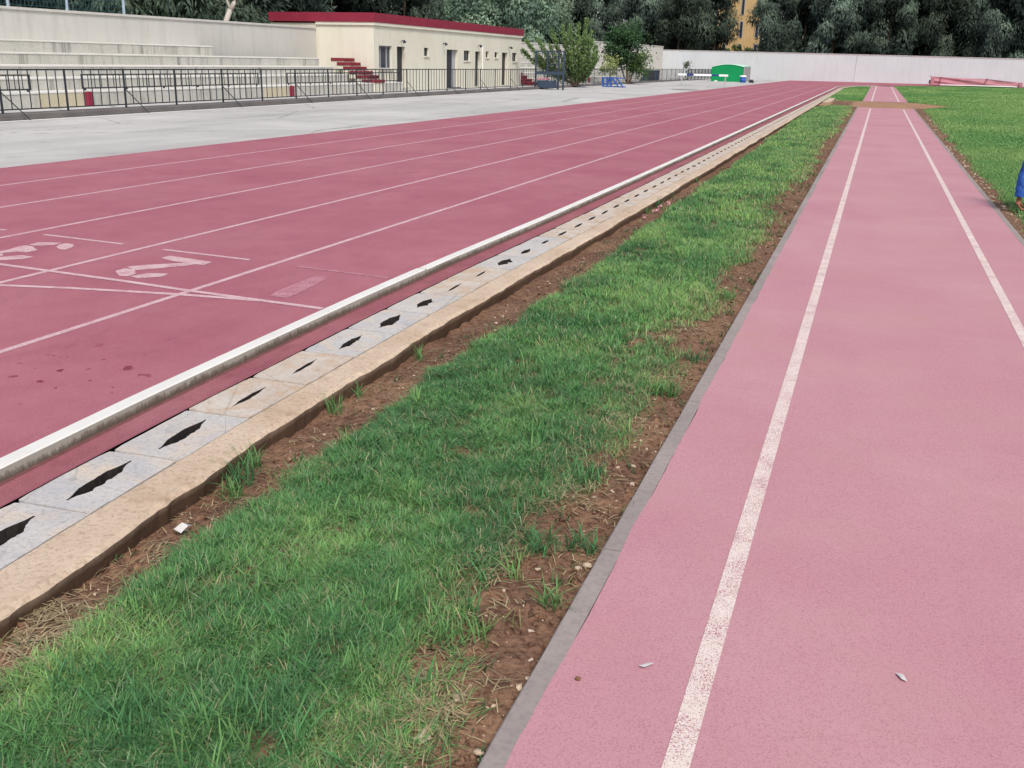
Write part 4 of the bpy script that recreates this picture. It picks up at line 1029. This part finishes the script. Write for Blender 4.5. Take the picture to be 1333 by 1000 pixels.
# drum
dr = empty('drum', (-10.9, 90, 0)); tag(dr, 'small blue drum with a white lid at the corner of the green shelter', 'drum')
MB().lathe([(.22, .02), (.25, .06), (.25, .2), (.265, .22), (.25, .24), (.25, .42), (.235, .47)], 0, 0).build('body', M['blue_paint'], dr, True)
MB().lathe([(.27, .475), (.28, .5), (.28, .58), (.24, .61)], 0, 0).build('lid', M['white_paint'], dr, True)
MB().box(-.5, .75, -.3, .4, .0, .018).build('base_sheet', M['grey_metal'], dr)
bm = bmesh.new(); bmesh.ops.create_icosphere(bm, subdivisions=3, radius=1); r = random.Random(2)
for v in bm.verts: v.co = Vector((v.co.x * .2, v.co.y * .18, max(-.1, v.co.z * .17) + .1)) * (1 + .12 * math.sin(v.co.x * 6 + v.co.y * 9))
me = bpy.data.meshes.new('bag'); bm.to_mesh(me); bm.free(); tag(link('bag', me, M['iron'], loc=(-10.25, 90.8, .0)), 'small dark bag lying right of the blue drum', 'bag')
# covered landing mat
mat_ = empty('landing_mat', (4.9, 106.2, 0)); tag(mat_, 'long low landing mat under a draped faded pink tarpaulin in front of the white wall', 'mat')
def tarp_h(u): return .84 - .11 * min(1, u / 4.9) - (.22 * max(0, (u - 4.9) / 3.1))
V = []; F = []; nu, nv = 90, 12; Lm = 8.0
for i in range(nu + 1):
    u = Lm * i / nu; h = tarp_h(u) - .03 * math.sin(math.pi * ((u % 4.9) / 4.9))
    for j in range(nv + 1):
        t = j / nv; z = .15 + (h - .15) * t
        fold = .10 * math.sin(9 * t + 2.2 * u * (1 - .6 * t)) * math.sin(math.pi * t) + .05 * float(fbm(u * 1.7 + 2 * t, t * 3, 3, 81) - .5)
        V.append((u, -.10 + fold + .12 * t, z))
for i in range(nu):
    for j in range(nv): a = i * (nv + 1) + j; F.append((a, a + nv + 1, a + nv + 2, a + 1))
m = MB(); m.add(V, F); m.build('tarpaulin', M['tarp'], mat_, True)
V = []; F = []
for i in range(nu + 1):
    u = Lm * i / nu; h = tarp_h(u) - .03 * math.sin(math.pi * ((u % 4.9) / 4.9))
    for j in range(5): V.append((u, .02 + j * .95, h + .03 * float(fbm(u * 2, j, 3, 83) - .5) + (.06 if 0 < j < 4 else 0)))
for i in range(nu):
    for j in range(4): a = i * 5 + j; F.append((a, a + 5, a + 6, a + 1))
m = MB(); m.add(V, F); m.build('tarpaulin_top', M['tarp_grey'], mat_, True)
MB().box(.02, Lm - .02, .03, 3.8, .14, .48).build('mat_body', M['tarp'], mat_)
MB().box(.9, Lm - .4, -.13, .0, .07, .15).build('hem', M['white_paint'], mat_)
MB().box(3.4, Lm - .6, .05, 3.6, .0, .13).build('gap_block', M['iron'], mat_)  # dark block filling the gap under the mat
for u, h in ((.0, .86), (7.7, .50)): MB().box(u, u + .34, -.22, .02, 0.02, h, .06).build('corner_fold', M['tarp'], mat_)
MB().tube([(4.95, -.02, .78), (4.9, -.16, .6), (4.72, -.16, .3)], .035, 6).build('strap', M['red_tread'], mat_)
MB().tube([(.9, -.0, .82), (.86, -.16, .6), (.80, -.17, .2)], .035, 6).build('strap', M['red_tread'], mat_)
# cabinet, handrails, plants at the far end
cabt = empty('cabinet', (-17.2, 81.4, 0)); tag(cabt, 'dark blue grey steel cabinet at the foot of the far handrail', 'cabinet')
MB().box(-.5, .5, -.8, 1.2, 0, .86, .02).build('body', M['blue_steel'], cabt); MB().box(.0, .48, -.83, -.805, .06, .8).build('door', M['iron'], cabt); MB().box(-.53, .53, -.83, 1.23, .86, .9).build('lid', M['blue_steel'], cabt)
hr = empty('handrail', (-17.5, 80.6, 0)); tag(hr, 'dark sloping double handrail coming down from the far grandstand', 'handrail')
for dz in (0, -.32): MB().tube([(-2.4, 0, 1.95 + dz), (0, 0, .98 + dz)], .03, 6).build('rail', M['iron'], hr)
for x, z in ((-2.3, 1.9), (-1.2, 1.45), (0, .98)): MB().box(x - .025, x + .025, -.025, .025, .0, z).build('post', M['iron'], hr)
st2 = empty('stair_block', (-17.6, 81.0, 0)); tag(st2, 'plain concrete stair at the far end of the second grandstand', 'steps')
m = MB()
for k in range(5): m.box(-2.1, -.3 - k * .35, -.2, 1.0, -.02 if k == 0 else .22 * k, .22 * (k + 1) - .002)
m.build('steps', M['tier'], st2)

# ------------------------------------------------------------------ trees
def leaf_quads(P, D, S, Ln, Wd, col):
    """P centres, D direction, S side: one bent quad pair per leaf"""
    n = len(P); a = P - D * (Ln / 2)[:, None]; b = P + D * (Ln / 2)[:, None]; w = S * (Wd / 2)[:, None]
    V = np.stack([a, P - w, b, P + w], 1).reshape(-1, 3); F = np.arange(n)[:, None] * 4 + np.array([[0, 1, 2, 3]])
    return V, F, np.repeat(col, 4, 0)
def unit(v): return v / np.maximum(np.linalg.norm(v, axis=1, keepdims=True), 1e-6)
def crown(seed, clumps, per, spread, Ln, Wd, droop, base, light, shell=False):
    r = np.random.default_rng(seed); c = np.array(clumps); n = len(c) * per
    ci = np.repeat(np.arange(len(c)), per); off = r.normal(0, 1, (n, 3)) * spread
    if shell:
        nn = unit(r.normal(0, 1, (n, 3))); lump = 1 + .28 * np.sin(nn[:, 0] * 5 + ci * 1.7) * np.sin(nn[:, 1] * 6 + ci) + .15 * np.sin(nn[:, 2] * 11 + nn[:, 0] * 7)
        off = nn * (spread * (.72 + .42 * r.random(n)) * lump)[:, None] * np.array([1, 1, 1.12])
        off[:, 2] -= .35 * r.random(n) ** 2 * (nn[:, 2] < .2)
        P = c[ci, :3] + off * c[ci, 3:4]
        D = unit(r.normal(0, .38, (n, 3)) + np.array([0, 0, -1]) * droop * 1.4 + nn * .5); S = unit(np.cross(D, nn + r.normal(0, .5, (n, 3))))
        lit = np.clip(.30 + .70 * nn[:, 2], 0, 1) * (.45 + .75 * r.random(len(c)))[ci]; lit = np.clip(lit, 0, 1.1)  # clump tops coloured lighter, undersides darker, as if lit from above
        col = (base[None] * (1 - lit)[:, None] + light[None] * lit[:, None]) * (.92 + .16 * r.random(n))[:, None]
        return leaf_quads(P, D, S, Ln * (.6 + .8 * r.random(n)), Wd * (.6 + .8 * r.random(n)), col)
    if droop > .5: off[:, 2] = off[:, 2] * 1.5 - .3 * spread
    P = c[ci, :3] + off * c[ci, 3:4]
    D = unit(r.normal(0, 1, (n, 3)) * (1 - droop) + np.array([0, 0, -1]) * droop + off * .25)
    S = unit(np.cross(D, r.normal(0, 1, (n, 3))))
    top = np.clip(off[:, 2] / (spread * 1.6) * .8 + .45, 0, 1) ** 1.5; cb = r.random(len(c))[ci]  # upper leaves of a clump coloured lighter to suggest light from above
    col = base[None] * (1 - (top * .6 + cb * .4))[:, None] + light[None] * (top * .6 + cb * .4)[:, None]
    col = col * (.82 + .36 * r.random(n))[:, None]
    return leaf_quads(P, D, S, Ln * (.6 + .8 * r.random(n)), Wd * (.6 + .8 * r.random(n)), col)
def branch(mb, p0, p1, r0, r1, bend=.1, r=None, k=5):
    r = r or random.Random(1); P0, P1 = Vector(p0), Vector(p1); pts = []
    o = Vector((r.uniform(-1, 1), r.uniform(-1, 1), 0)) * bend * (P1 - P0).length
    for i in range(k + 1):
        t = i / k; pts.append(P0.lerp(P1, t) + o * math.sin(math.pi * t))
    mb.tube(pts, [r0 + (r1 - r0) * i / k for i in range(k + 1)], 7)
def tall_tree(seed, h, R, z0, base, light, droop, per=820, nclump=27, bark='bark', Ln=.38, Wd=.085, spr=.98):
    r = random.Random(seed); trunk = MB(); cl = []
    branch(trunk, (0, 0, -.2), (r.uniform(-.5, .5), r.uniform(-.5, .5), h * .8), .24, .05, .05, r, 8)
    for k in range(nclump):
        t = ((k + r.random()) / nclump) ** .85; z = z0 + (h - z0) * t
        prof = R * (.55 + .6 * math.sin(math.pi * min(1, t * .9 + .16))) * (.5 + .6 * r.random()); a = r.random() * 6.283
        cl.append((prof * math.cos(a), prof * math.sin(a), z, .75 + .6 * r.random()))
        if k % 3 == 0: branch(trunk, (0, 0, max(.8, z - .9)), (prof * .8 * math.cos(a), prof * .8 * math.sin(a), z), .07, .02, .1, r, 4)
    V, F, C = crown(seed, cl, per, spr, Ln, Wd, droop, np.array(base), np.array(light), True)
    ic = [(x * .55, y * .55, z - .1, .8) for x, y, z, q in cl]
    V2, F2, C2 = crown(seed + 7, ic, 34, spr * .62, .95, .5, droop * .6, np.array(base) * .55, np.array(base) * .9)  # inner leaves: darker colour for crown shade, added to block sky gaps
    F = np.concatenate([F, F2 + len(V)]); V = np.concatenate([V, V2]); C = np.concatenate([C, C2])
    return trunk.mesh('trunk', True), np_mesh('crown', V, [F], C)
def plant_tree(name, meshes, loc, label, s=1.0, rz=0.0, bark='bark', group='trees beyond the stadium walls', cat='tree', sz=None):
    o = empty(name, loc, rz); o.scale = (s, s, sz or s)
    tag(o, label, cat, group)
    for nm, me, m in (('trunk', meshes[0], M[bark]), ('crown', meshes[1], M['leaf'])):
        link(nm, me, m, o)
    return o
DK = (.025, .041, .035); DKL = (.165, .228, .168)  # both leaf tones raised to stand in for distance haze
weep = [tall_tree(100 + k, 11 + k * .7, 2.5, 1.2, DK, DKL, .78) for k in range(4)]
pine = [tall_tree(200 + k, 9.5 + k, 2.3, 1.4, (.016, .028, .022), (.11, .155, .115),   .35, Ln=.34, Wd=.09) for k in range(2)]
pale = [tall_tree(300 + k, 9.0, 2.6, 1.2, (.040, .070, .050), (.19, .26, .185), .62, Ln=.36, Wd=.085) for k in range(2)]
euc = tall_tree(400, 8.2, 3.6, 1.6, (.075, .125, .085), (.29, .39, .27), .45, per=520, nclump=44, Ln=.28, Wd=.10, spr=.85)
WL = 'dark weeping evergreen tree in the dense row beyond the white far wall'
# (x, y, mesh, label, scale, turn)
far = [(-26.5, 121, 1, 'dark weeping tree behind the wall corner, above the dark crowned tree', 1.05), (-22.2, 120.5, 0, 'dark weeping tree just left of the ochre building', 1.0),
       (-24.5, 126, 2, None, 1.15), (-18.9, 122.5, 3, 'dark weeping tree directly above the green shelter, left of the ochre gap', .9),
       (-12.0, 121.5, 2, 'narrow dark tree right of the ochre gap', .85), (-8.6, 124.5, 0, 'dark weeping tree above the small house gap', 1.0), (-5.6, 121.5, 1, None, 1.0), (-2.4, 124, 3, 'dark weeping tree above the far end of the runway', 1.05),
       (.6, 121.5, 0, None, 1.0), (3.6, 124, 2, None, 1.05), (6.6, 122, 1, None, 1.0), (9.6, 124.5, 3, 'dark weeping tree above the pink covered mat', 1.05), (12.6, 122.5, 2, None, 1.0), (15.4, 124, 0, None, 1.05), (18.6, 123, 1, None, 1.0), (21.8, 124.5, 3, None, 1.0), (25.2, 125, 2, None, 1.0),
       (-6.8, 130, 3, None, 1.2), (-1.2, 131, 1, None, 1.2), (5.2, 131, 0, None, 1.2), (11.2, 131, 1, None, 1.2), (17.2, 131, 2, None, 1.2), (23.2, 131, 3, None, 1.2), (-28.8, 131, 0, None, 1.2)]
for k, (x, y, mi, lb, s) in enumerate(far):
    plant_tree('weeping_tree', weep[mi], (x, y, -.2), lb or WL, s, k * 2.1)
left = [(-26.8, 19, pine[0], 'pine_tree', None), (-27.4, 23, weep[1], 'weeping_tree', 'dark weeping tree behind the netting at the top left'), (-27.0, 27.5, pine[1], 'pine_tree', None), (-27.6, 31.5, weep[2], 'weeping_tree', 'dark weeping tree just right of the netting'),
        (-27.2, 35.2, pale[0], 'pale_tree', 'pale grey green tree above the grey wall, left of its white trunk'), (-27.6, 40.2, pale[1], 'pale_tree', 'pale grey green drooping tree left of the red roof'), (-28.4, 45, pine[0], 'pine_tree', None),
        (-28.6, 49.5, pine[1], 'pine_tree', None), (-28.2, 54, weep[3], 'weeping_tree', 'dark weeping tree above the middle of the red roof'), (-28.6, 59, pine[0], 'pine_tree', None), (-28.6, 65, weep[0], 'weeping_tree', 'dark tree above the right end of the red roof'),
        (-30.5, 94, weep[2], 'weeping_tree', 'dark weeping tree behind the pale gap and the leafy trees'), (-28.8, 107, weep[1], 'weeping_tree', 'dark weeping tree behind the taller wall end'), (-27.5, 113.5, weep[3], 'weeping_tree', 'dark weeping tree over the corner of the walls'),
        (-32, 22, weep[0], 'weeping_tree', None), (-32, 29, weep[2], 'weeping_tree', None), (-32, 37, weep[1], 'weeping_tree', None), (-33, 46, weep[3], 'weeping_tree', None), (-33, 56, weep[0], 'weeping_tree', None), (-33.5, 67, weep[2], 'weeping_tree', None), (-34, 77, weep[1], 'weeping_tree', None), (-35, 86, weep[3], 'weeping_tree', None)]
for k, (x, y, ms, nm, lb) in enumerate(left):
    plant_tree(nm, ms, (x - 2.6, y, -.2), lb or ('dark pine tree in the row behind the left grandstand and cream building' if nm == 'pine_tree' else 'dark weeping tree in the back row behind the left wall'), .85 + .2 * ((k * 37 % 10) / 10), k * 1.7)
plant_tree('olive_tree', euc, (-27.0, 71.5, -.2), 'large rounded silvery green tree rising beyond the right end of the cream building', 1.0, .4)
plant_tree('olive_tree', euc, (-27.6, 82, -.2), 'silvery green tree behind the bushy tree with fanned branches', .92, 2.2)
# white leaning trunk at the top left
o = empty('bare_trunk', (-25, 35.6, 0)); tag(o, 'pale leaning bare trunk above the grey wall', 'tree', 'trees beyond the stadium walls')
m = MB(); branch(m, (-.9, -.3, 0), (-.1, .5, 3.1), .14, .11, .05, random.Random(3)); branch(m, (-.1, .5, 3.05), (.35, .9, 4.6), .10, .05, .08, random.Random(5)); branch(m, (-.1, .5, 3.05), (-.5, .1, 4.2), .06, .03, .08, random.Random(6)); m.build('trunk', M['bark_pale'], o, True)
# fanned bushy tree by the fence
def fan_tree():
    r = random.Random(5); rn = np.random.default_rng(5); wood = MB(); Ps = []; Ds = []; Cs = []
    ends = [(-3.4, .2, 2.0), (-3.0, -.2, 2.5), (-2.6, .4, 1.7), (-2.2, -.4, 2.6), (-1.6, .3, 3.1), (-1.5, -.5, 2.3), (-1.0, .4, 3.4), (-.7, -.3, 2.9), (-.4, .5, 2.4), (-.3, -.5, 3.3), (.0, .2, 3.5), (.2, -.4, 2.6), (.45, .3, 3.75), (.5, -.2, 3.0), (.8, .4, 2.6), (.9, -.3, 3.1), (1.1, .1, 2.3), (1.2, .3, 1.7), (1.3, -.3, 2.0), (.9, .5, 1.4), (-.6, .6, 1.6), (.3, .6, 1.5), (-1.8, .0, 1.5), (-.2, -.6, 1.9), (.6, -.5, 1.7)]
    for e in ends:
        p0 = Vector((r.uniform(-.12, .12), r.uniform(-.1, .1), .1)); p1 = Vector(e); mid = Vector((e[0] * .62, e[1] * .6, e[2] * .36 + .12))
        pts = [(p0 * (1 - t) ** 2 + mid * 2 * t * (1 - t) + p1 * t * t) for t in [q / 8 for q in range(9)]]
        wood.tube(pts, [.035 * (1 - q / 9) + .008 for q in range(9)], 5)
        n = int(430 * (p1.length / 2.6)); tt = .22 + .78 * rn.random(n) ** .8
        for t in tt:
            p = p0 * (1 - t) ** 2 + mid * 2 * t * (1 - t) + p1 * t * t; g = .095 * (1.35 - t * .75)
            Ps.append((p.x + rn.normal(0, g), p.y + rn.normal(0, g), p.z + rn.normal(0, g)))
            d = (p1 - mid) * t + (mid - p0) * (1 - t); d.normalize(); Ds.append(tuple(d)); Cs.append(t)
    Ps = np.array(Ps); Ds = unit(np.array(Ds) + rn.normal(0, .55, (len(Ps), 3))); t = np.array(Cs)[:, None]
    col = (np.array([[.040, .085, .036]]) * (1 - t) + np.array([[.16, .275, .10]]) * t) * (.6 + .8 * rn.random((len(Ps), 1)))
    S = unit(np.cross(Ds, rn.normal(0, 1, Ds.shape)))
    V, F, C = leaf_quads(Ps, Ds, S, .15 * (.7 + .6 * rn.random(len(Ps))), .065 * (.7 + .6 * rn.random(len(Ps))), col)
    return wood.mesh('trunk', True), np_mesh('crown', V, [F], C)
plant_tree('bushy_tree', fan_tree(), (-16.25, 56.4, 0), 'green bushy tree with long upcurved fanned branches beside the blue steel stand', group='leafy trees by the fence')
def round_tree():
    r = random.Random(9); wood = MB(); cl = []
    branch(wood, (0, 0, 0), (-.2, .1, 1.5), .09, .07, .05, r); branch(wood, (.15, .05, 0), (.45, .2, 1.6), .06, .05, .06, r); branch(wood, (-.05, .1, 0), (-.7, .0, 1.8), .05, .04, .06, r)
    for k in range(46):
        a = r.random() * 6.283; q = math.sqrt(r.random()) * 1.45; z = 1.55 + 2.3 * r.random()
        q *= math.sqrt(max(.15, 1 - ((z - 2.75) / 1.35) ** 2)); cl.append((q * math.cos(a) - .35, q * math.sin(a) * .9, z, .8 + .5 * r.random()))
        if k % 4 == 0: branch(wood, (-.2, .1, 1.3), (q * .85 * math.cos(a) - .35, q * .8 * math.sin(a), z), .04, .012, .08, r, 4)
    a = crown(9, cl, 110, .26, .17, .10, .25, np.array((.018, .046, .022)), np.array((.055, .115, .045)))
    lo = []
    for k in range(16):
        b = r.random() * 6.283; q = .75 * math.sqrt(r.random()); lo.append((q * math.cos(b) + .55, q * math.sin(b) * .7, .75 + 1.15 * r.random(), .8 + .5 * r.random()))
    b = crown(10, lo, 110, .24, .16, .08, .2, np.array((.035, .075, .022)), np.array((.12, .19, .055)))
    V = np.concatenate([a[0], b[0]]); F = np.concatenate([a[1], b[1] + len(a[0])]); C = np.concatenate([a[2], b[2]])
    return wood.mesh('trunk', True), np_mesh('crown', V, [F], C)
plant_tree('round_tree', round_tree(), (-16.35, 70, 0), 'small tree with a dense dark round crown and lighter lower shoots by the fence', group='leafy trees by the fence')
def shrub(seed, R, z0, z1, base, light, nc, per, Ln=.13, Wd=.07):
    r = random.Random(seed); wood = MB(); cl = []
    for k in range(nc):
        a = r.random() * 6.283; q = R * math.sqrt(r.random()); z = z0 + (z1 - z0) * r.random(); cl.append((q * math.cos(a), q * math.sin(a), z, .8 + .5 * r.random()))
        if k % 3 == 0: branch(wood, (0, 0, 0), (q * math.cos(a), q * math.sin(a), z), .02, .006, .1, r, 4)
    V, F, C = crown(seed, cl, per, .14, Ln, Wd, .2, np.array(base), np.array(light)); return wood.mesh('trunk', True), np_mesh('crown', V, [F], C)
plant_tree('variegated_shrub', shrub(21, .55, .75, 1.75, (.12, .15, .05), (.36, .36, .16), 16, 80), (-17.5, 69.0, 0), 'yellowish variegated shrub left of the dark crowned tree', group='leafy trees by the fence', cat='shrub')
plant_tree('potted_plant', shrub(22, .22, .3, 1.6, (.03, .06, .025), (.07, .11, .045), 8, 40, .22, .06), (-17.6, 100.0, 0), 'small dark spiky plant behind the fence left of the green shelter', group='leafy trees by the fence', cat='plant')
# low hedge in front of the ochre building
plant_tree('shrub', shrub(23, 1.6, .8, 3.4, (.035, .075, .03), (.11, .17, .06), 40, 120, .22, .12), (-15.6, 119.5, 0), 'light green bush above the far wall in front of the ochre building', cat='shrub')
plant_tree('shrub', shrub(24, 1.3, .8, 3.0, (.03, .06, .03), (.08, .13, .06), 30, 120, .22, .12), (-13.4, 120.2, 0), 'green bush above the far wall right of the ochre building', cat='shrub')

# ------------------------------------------------------------------ buildings beyond
def house(name, label, x0, x1, y0, y1, h, m_, wins, roof=None):
    t = empty(name, (x0, y0, 0)); tag(t, label, 'building')
    m = MB(); m.box(0, x1 - x0, 0, y1 - y0, -.2, h); m.build('wall', M[m_], t)
    m = MB(); m.box(-.2, x1 - x0 + .2, -.2, y1 - y0 + .2, h, h + .3); m.build('roof', M[roof or m_], t)
    for (a, b, c, d) in wins:
        w_ = MB().box(a, b, -.06, .0, c, d).build('window', M['frame_grey'], t); MB().box(a + .08, b - .08, -.075, -.06, c + .08, d - .08).build('pane', M['glass'], w_)
t_w = [(1.0 + 2.2 * i, 1.5 + 2.2 * i, 2.2 + 3 * k, 4.4 + 3 * k) for i in range(3) for k in range(4)]
house('apartment_block', 'ochre yellow apartment block glimpsed through the gap in the trees', -22.5, -16.6, 150, 160, 15, 'yellow_wall', t_w)
house('apartment_block', 'white apartment block glimpsed behind the leafy trees', -44.5, -37.5, 150, 160, 13, 'facade_white', [(1 + 2 * i, 2 + 2 * i, 2 + 3 * k, 3.6 + 3 * k) for i in range(3) for k in range(3)])
house('apartment_block', 'white block behind the trees right of the ochre block', -16.2, -14.2, 152, 160, 12, 'facade_white', [(.5, 1.3, 2 + 3 * k, 3.5 + 3 * k) for k in range(3)])
hs2 = empty('small_house', (-12.4, 150, 0)); tag(hs2, 'small pale house with a dull orange roof seen low between the dark trees', 'building')
MB().box(0, 3.2, 0, 6, -.2, 4.2).build('wall', M['facade_white'], hs2)
m = MB(); m.add([(-.3, -.3, 4.2), (3.5, -.3, 4.2), (3.5, 6.3, 4.2), (-.3, 6.3, 4.2), (1.6, -.3, 5.4), (1.6, 6.3, 5.4)], [(0, 1, 4), (2, 3, 5), (0, 4, 5, 3), (1, 2, 5, 4), (0, 3, 2, 1)]); m.build('roof', M['roof_tile'], hs2)
w_ = MB().box(.9, 2.1, -.06, 0, 2.0, 3.4).build('window', M['frame_grey'], hs2); MB().box(1.0, 2.0, -.075, -.06, 2.1, 3.3).build('pane', M['glass'], w_)

# ------------------------------------------------------------------ the crouching person at the right edge
def skin(name, verts, edges, radii, m, parent, sub=2):
    me = bpy.data.meshes.new(name); me.from_pydata([Vector(v) for v in verts], edges, []); me.update()
    o = bpy.data.objects.new(name, me); COL.objects.link(o)
    md = o.modifiers.new('skin', 'SKIN'); md.branch_smoothing = .6
    for k, r in enumerate(radii):
        sv = me.skin_vertices[0].data[k]; sv.radius = (r, r) if not isinstance(r, tuple) else r; sv.use_root = (k == 0)
    sb = o.modifiers.new('sub', 'SUBSURF'); sb.levels = sub; sb.render_levels = sub
    dg = bpy.context.evaluated_depsgraph_get(); dg.update()
    ev = o.evaluated_get(dg); nm = bpy.data.meshes.new_from_object(ev)
    bpy.data.objects.remove(o); bpy.data.meshes.remove(me)
    nm.polygons.foreach_set('use_smooth', [True] * len(nm.polygons)); nm.materials.clear()
    return link(name, nm, m, parent)
PX, PY = 2.12, 11.72
per = empty('person', (PX, PY, 0)); tag(per, 'person in a bright blue long sleeved shirt crouching with one hand on the ground', 'person')
def P(*a): return [(x - PX, y - PY, z) for x, y, z in a]
# joints: pelvis, waist, chest, neck base, neck, head, crown
J = P((2.14, 11.72, .36), (2.04, 11.72, .50), (1.90, 11.72, .66), (1.80, 11.72, .78), (1.775, 11.72, .84), (1.755, 11.72, .93), (1.75, 11.72, 1.02))
E = [(0, 1), (1, 2), (2, 3), (3, 4), (4, 5), (5, 6)]; R = [.125, .12, .13, .085, .052, .085, .06]
def add(par, pts, rad):
    i = len(J); J.extend(P(*pts)); R.extend(rad)
    E.append((par, i)); E.extend((k, k + 1) for k in range(i, i + len(pts) - 1)); return len(J) - 1
def arm(sx, sy, ex, ey, ez, wx, wy, wz, s):
    w_ = add(2, [(sx, sy, .70), ((sx + ex) / 2, (sy + ey) / 2, (.70 + ez) / 2), (ex, ey, ez), ((ex + wx) / 2, (ey + wy) / 2, (ez + wz) / 2), (wx, wy, wz), (wx - .006, wy, wz - .045), (wx - .004, wy, wz - .08)], [.055, .048, .042, .036, .026, (.018, .036), (.015, .038)])
    for q, (dy, ln) in enumerate(((-.030, .066), (-.010, .078), (.010, .074), (.030, .060))):
        add(w_, [(wx + .006, wy + dy, wz - .10), (wx + .030, wy + dy * 1.1, wz - .10 - ln * .42), (wx + .062, wy + dy * 1.05, wz - .10 - ln * .62)], [.0095, .0088, .007])
    add(w_ - 1, [(wx + .012, wy - s * .038, wz - .062), (wx + .034, wy - s * .048, wz - .09), (wx + .056, wy - s * .040, wz - .112)], [.012, .0105, .008])
arm(1.70, 11.55, 1.585, 11.56, .42, 1.572, 11.56, .165, -1)
arm(1.74, 11.90, 1.80, 11.98, .46, 1.78, 11.90, .24, 1)
def leg(dy):
    add(0, [(2.06, PY + dy, .36), (1.92, PY + dy * 1.2, .40), (1.76, PY + dy * 1.3, .43), (1.84, PY + dy * 1.25, .27), (1.93, PY + dy * 1.2, .08), (1.85, PY + dy * 1.25, .045), (1.76, PY + dy * 1.3, .035)], [.085, .08, .058, .055, .04, .04, .03])
leg(-.11); leg(.11)
body = skin('body', J, E, R, M['skin'], per)
# clothing
JS = P((2.12, 11.72, .40), (2.04, 11.72, .50), (1.90, 11.72, .66), (1.81, 11.72, .765)); ES = [(0, 1), (1, 2), (2, 3)]; RS = [.145, .14, .15, .09]
def sleeve(pts, rad):
    i = len(JS); JS.extend(P(*pts)); RS.extend(rad); ES.append((2, i)); ES.extend((k, k + 1) for k in range(i, i + len(pts) - 1))
sleeve([(1.70, 11.55, .70), (1.645, 11.555, .58), (1.585, 11.56, .43), (1.578, 11.56, .31), (1.572, 11.56, .175)], [.078, .072, .068, .058, .046])
sleeve([(1.74, 11.90, .70), (1.77, 11.94, .58), (1.80, 11.98, .46), (1.79, 11.94, .36), (1.78, 11.90, .25)], [.078, .07, .064, .055, .045])
shirt = skin('shirt', JS, ES, RS, M['shirt'], per)
mdv = shirt.data
for v in mdv.vertices:                                     # cloth creases
    v.co += Vector(v.normal) * .034 * (float(fbm(v.co.z * 17 + v.co.x * 9, v.co.y * 15 - v.co.x * 11, 3, 77)) - .5)
cuff = MB().tube(P((1.573, 11.56, .205), (1.572, 11.56, .16)), [.050, .048], 14).build('cuff', M['shirt'], shirt)
JL = P((2.13, 11.72, .37)); EL = []; RL = [.15]
for dy in (-.11, .11):
    i = len(JL); JL += P((2.06, PY + dy, .37), (1.92, PY + dy * 1.2, .40), (1.76, PY + dy * 1.3, .43), (1.84, PY + dy * 1.25, .27), (1.92, PY + dy * 1.2, .11)); RL += [.105, .095, .07, .068, .058]
    EL.append((0, i)); EL += [(k, k + 1) for k in range(i, i + 4)]
skin('trousers', JL, EL, RL, M['trousers'], per)
for dy in (-.135, .135):
    skin('shoe', P((1.95, PY + dy, .05), (1.86, PY + dy, .05), (1.75, PY + dy, .036)), [(0, 1), (1, 2)], [.048, .05, .036], M['shoe'], per)
bm = bmesh.new(); bmesh.ops.create_uvsphere(bm, u_segments=20, v_segments=14, radius=1)
for v in bm.verts:
    v.co = Vector((v.co.x * .098, v.co.y * .09, v.co.z * .098))
bmesh.ops.delete(bm, geom=[v for v in bm.verts if v.co.x < -.055 and v.co.z < .045 or v.co.z < -.06], context='VERTS')
me = bpy.data.meshes.new('hair'); bm.to_mesh(me); bm.free(); link('hair', me, M['hair'], per, loc=(1.758 - PX, 0, .965))
for dy in (-.032, .032):
    bm = bmesh.new(); bmesh.ops.create_uvsphere(bm, u_segments=10, v_segments=8, radius=.012); me = bpy.data.meshes.new('eye'); bm.to_mesh(me); bm.free(); link('eye', me, M['eye'], per, loc=(1.675 - PX, dy, .945))
MB().tube([(1.682 - PX, 0, .95), (1.662 - PX, 0, .915)], [.008, .014], 8).build('nose', M['skin'], per, True)
MB().tube([(1.677 - PX, -.022, .885), (1.672 - PX, 0, .884), (1.677 - PX, .022, .885)], .006, 6).build('mouth', M['red_tread'], per, True)
for dy in (-.086, .086): MB().tube([(1.765 - PX, dy, .96), (1.77 - PX, dy * 1.1, .935), (1.76 - PX, dy, .905)], [.012, .016, .01], 8).build('ear', M['skin'], per, True)
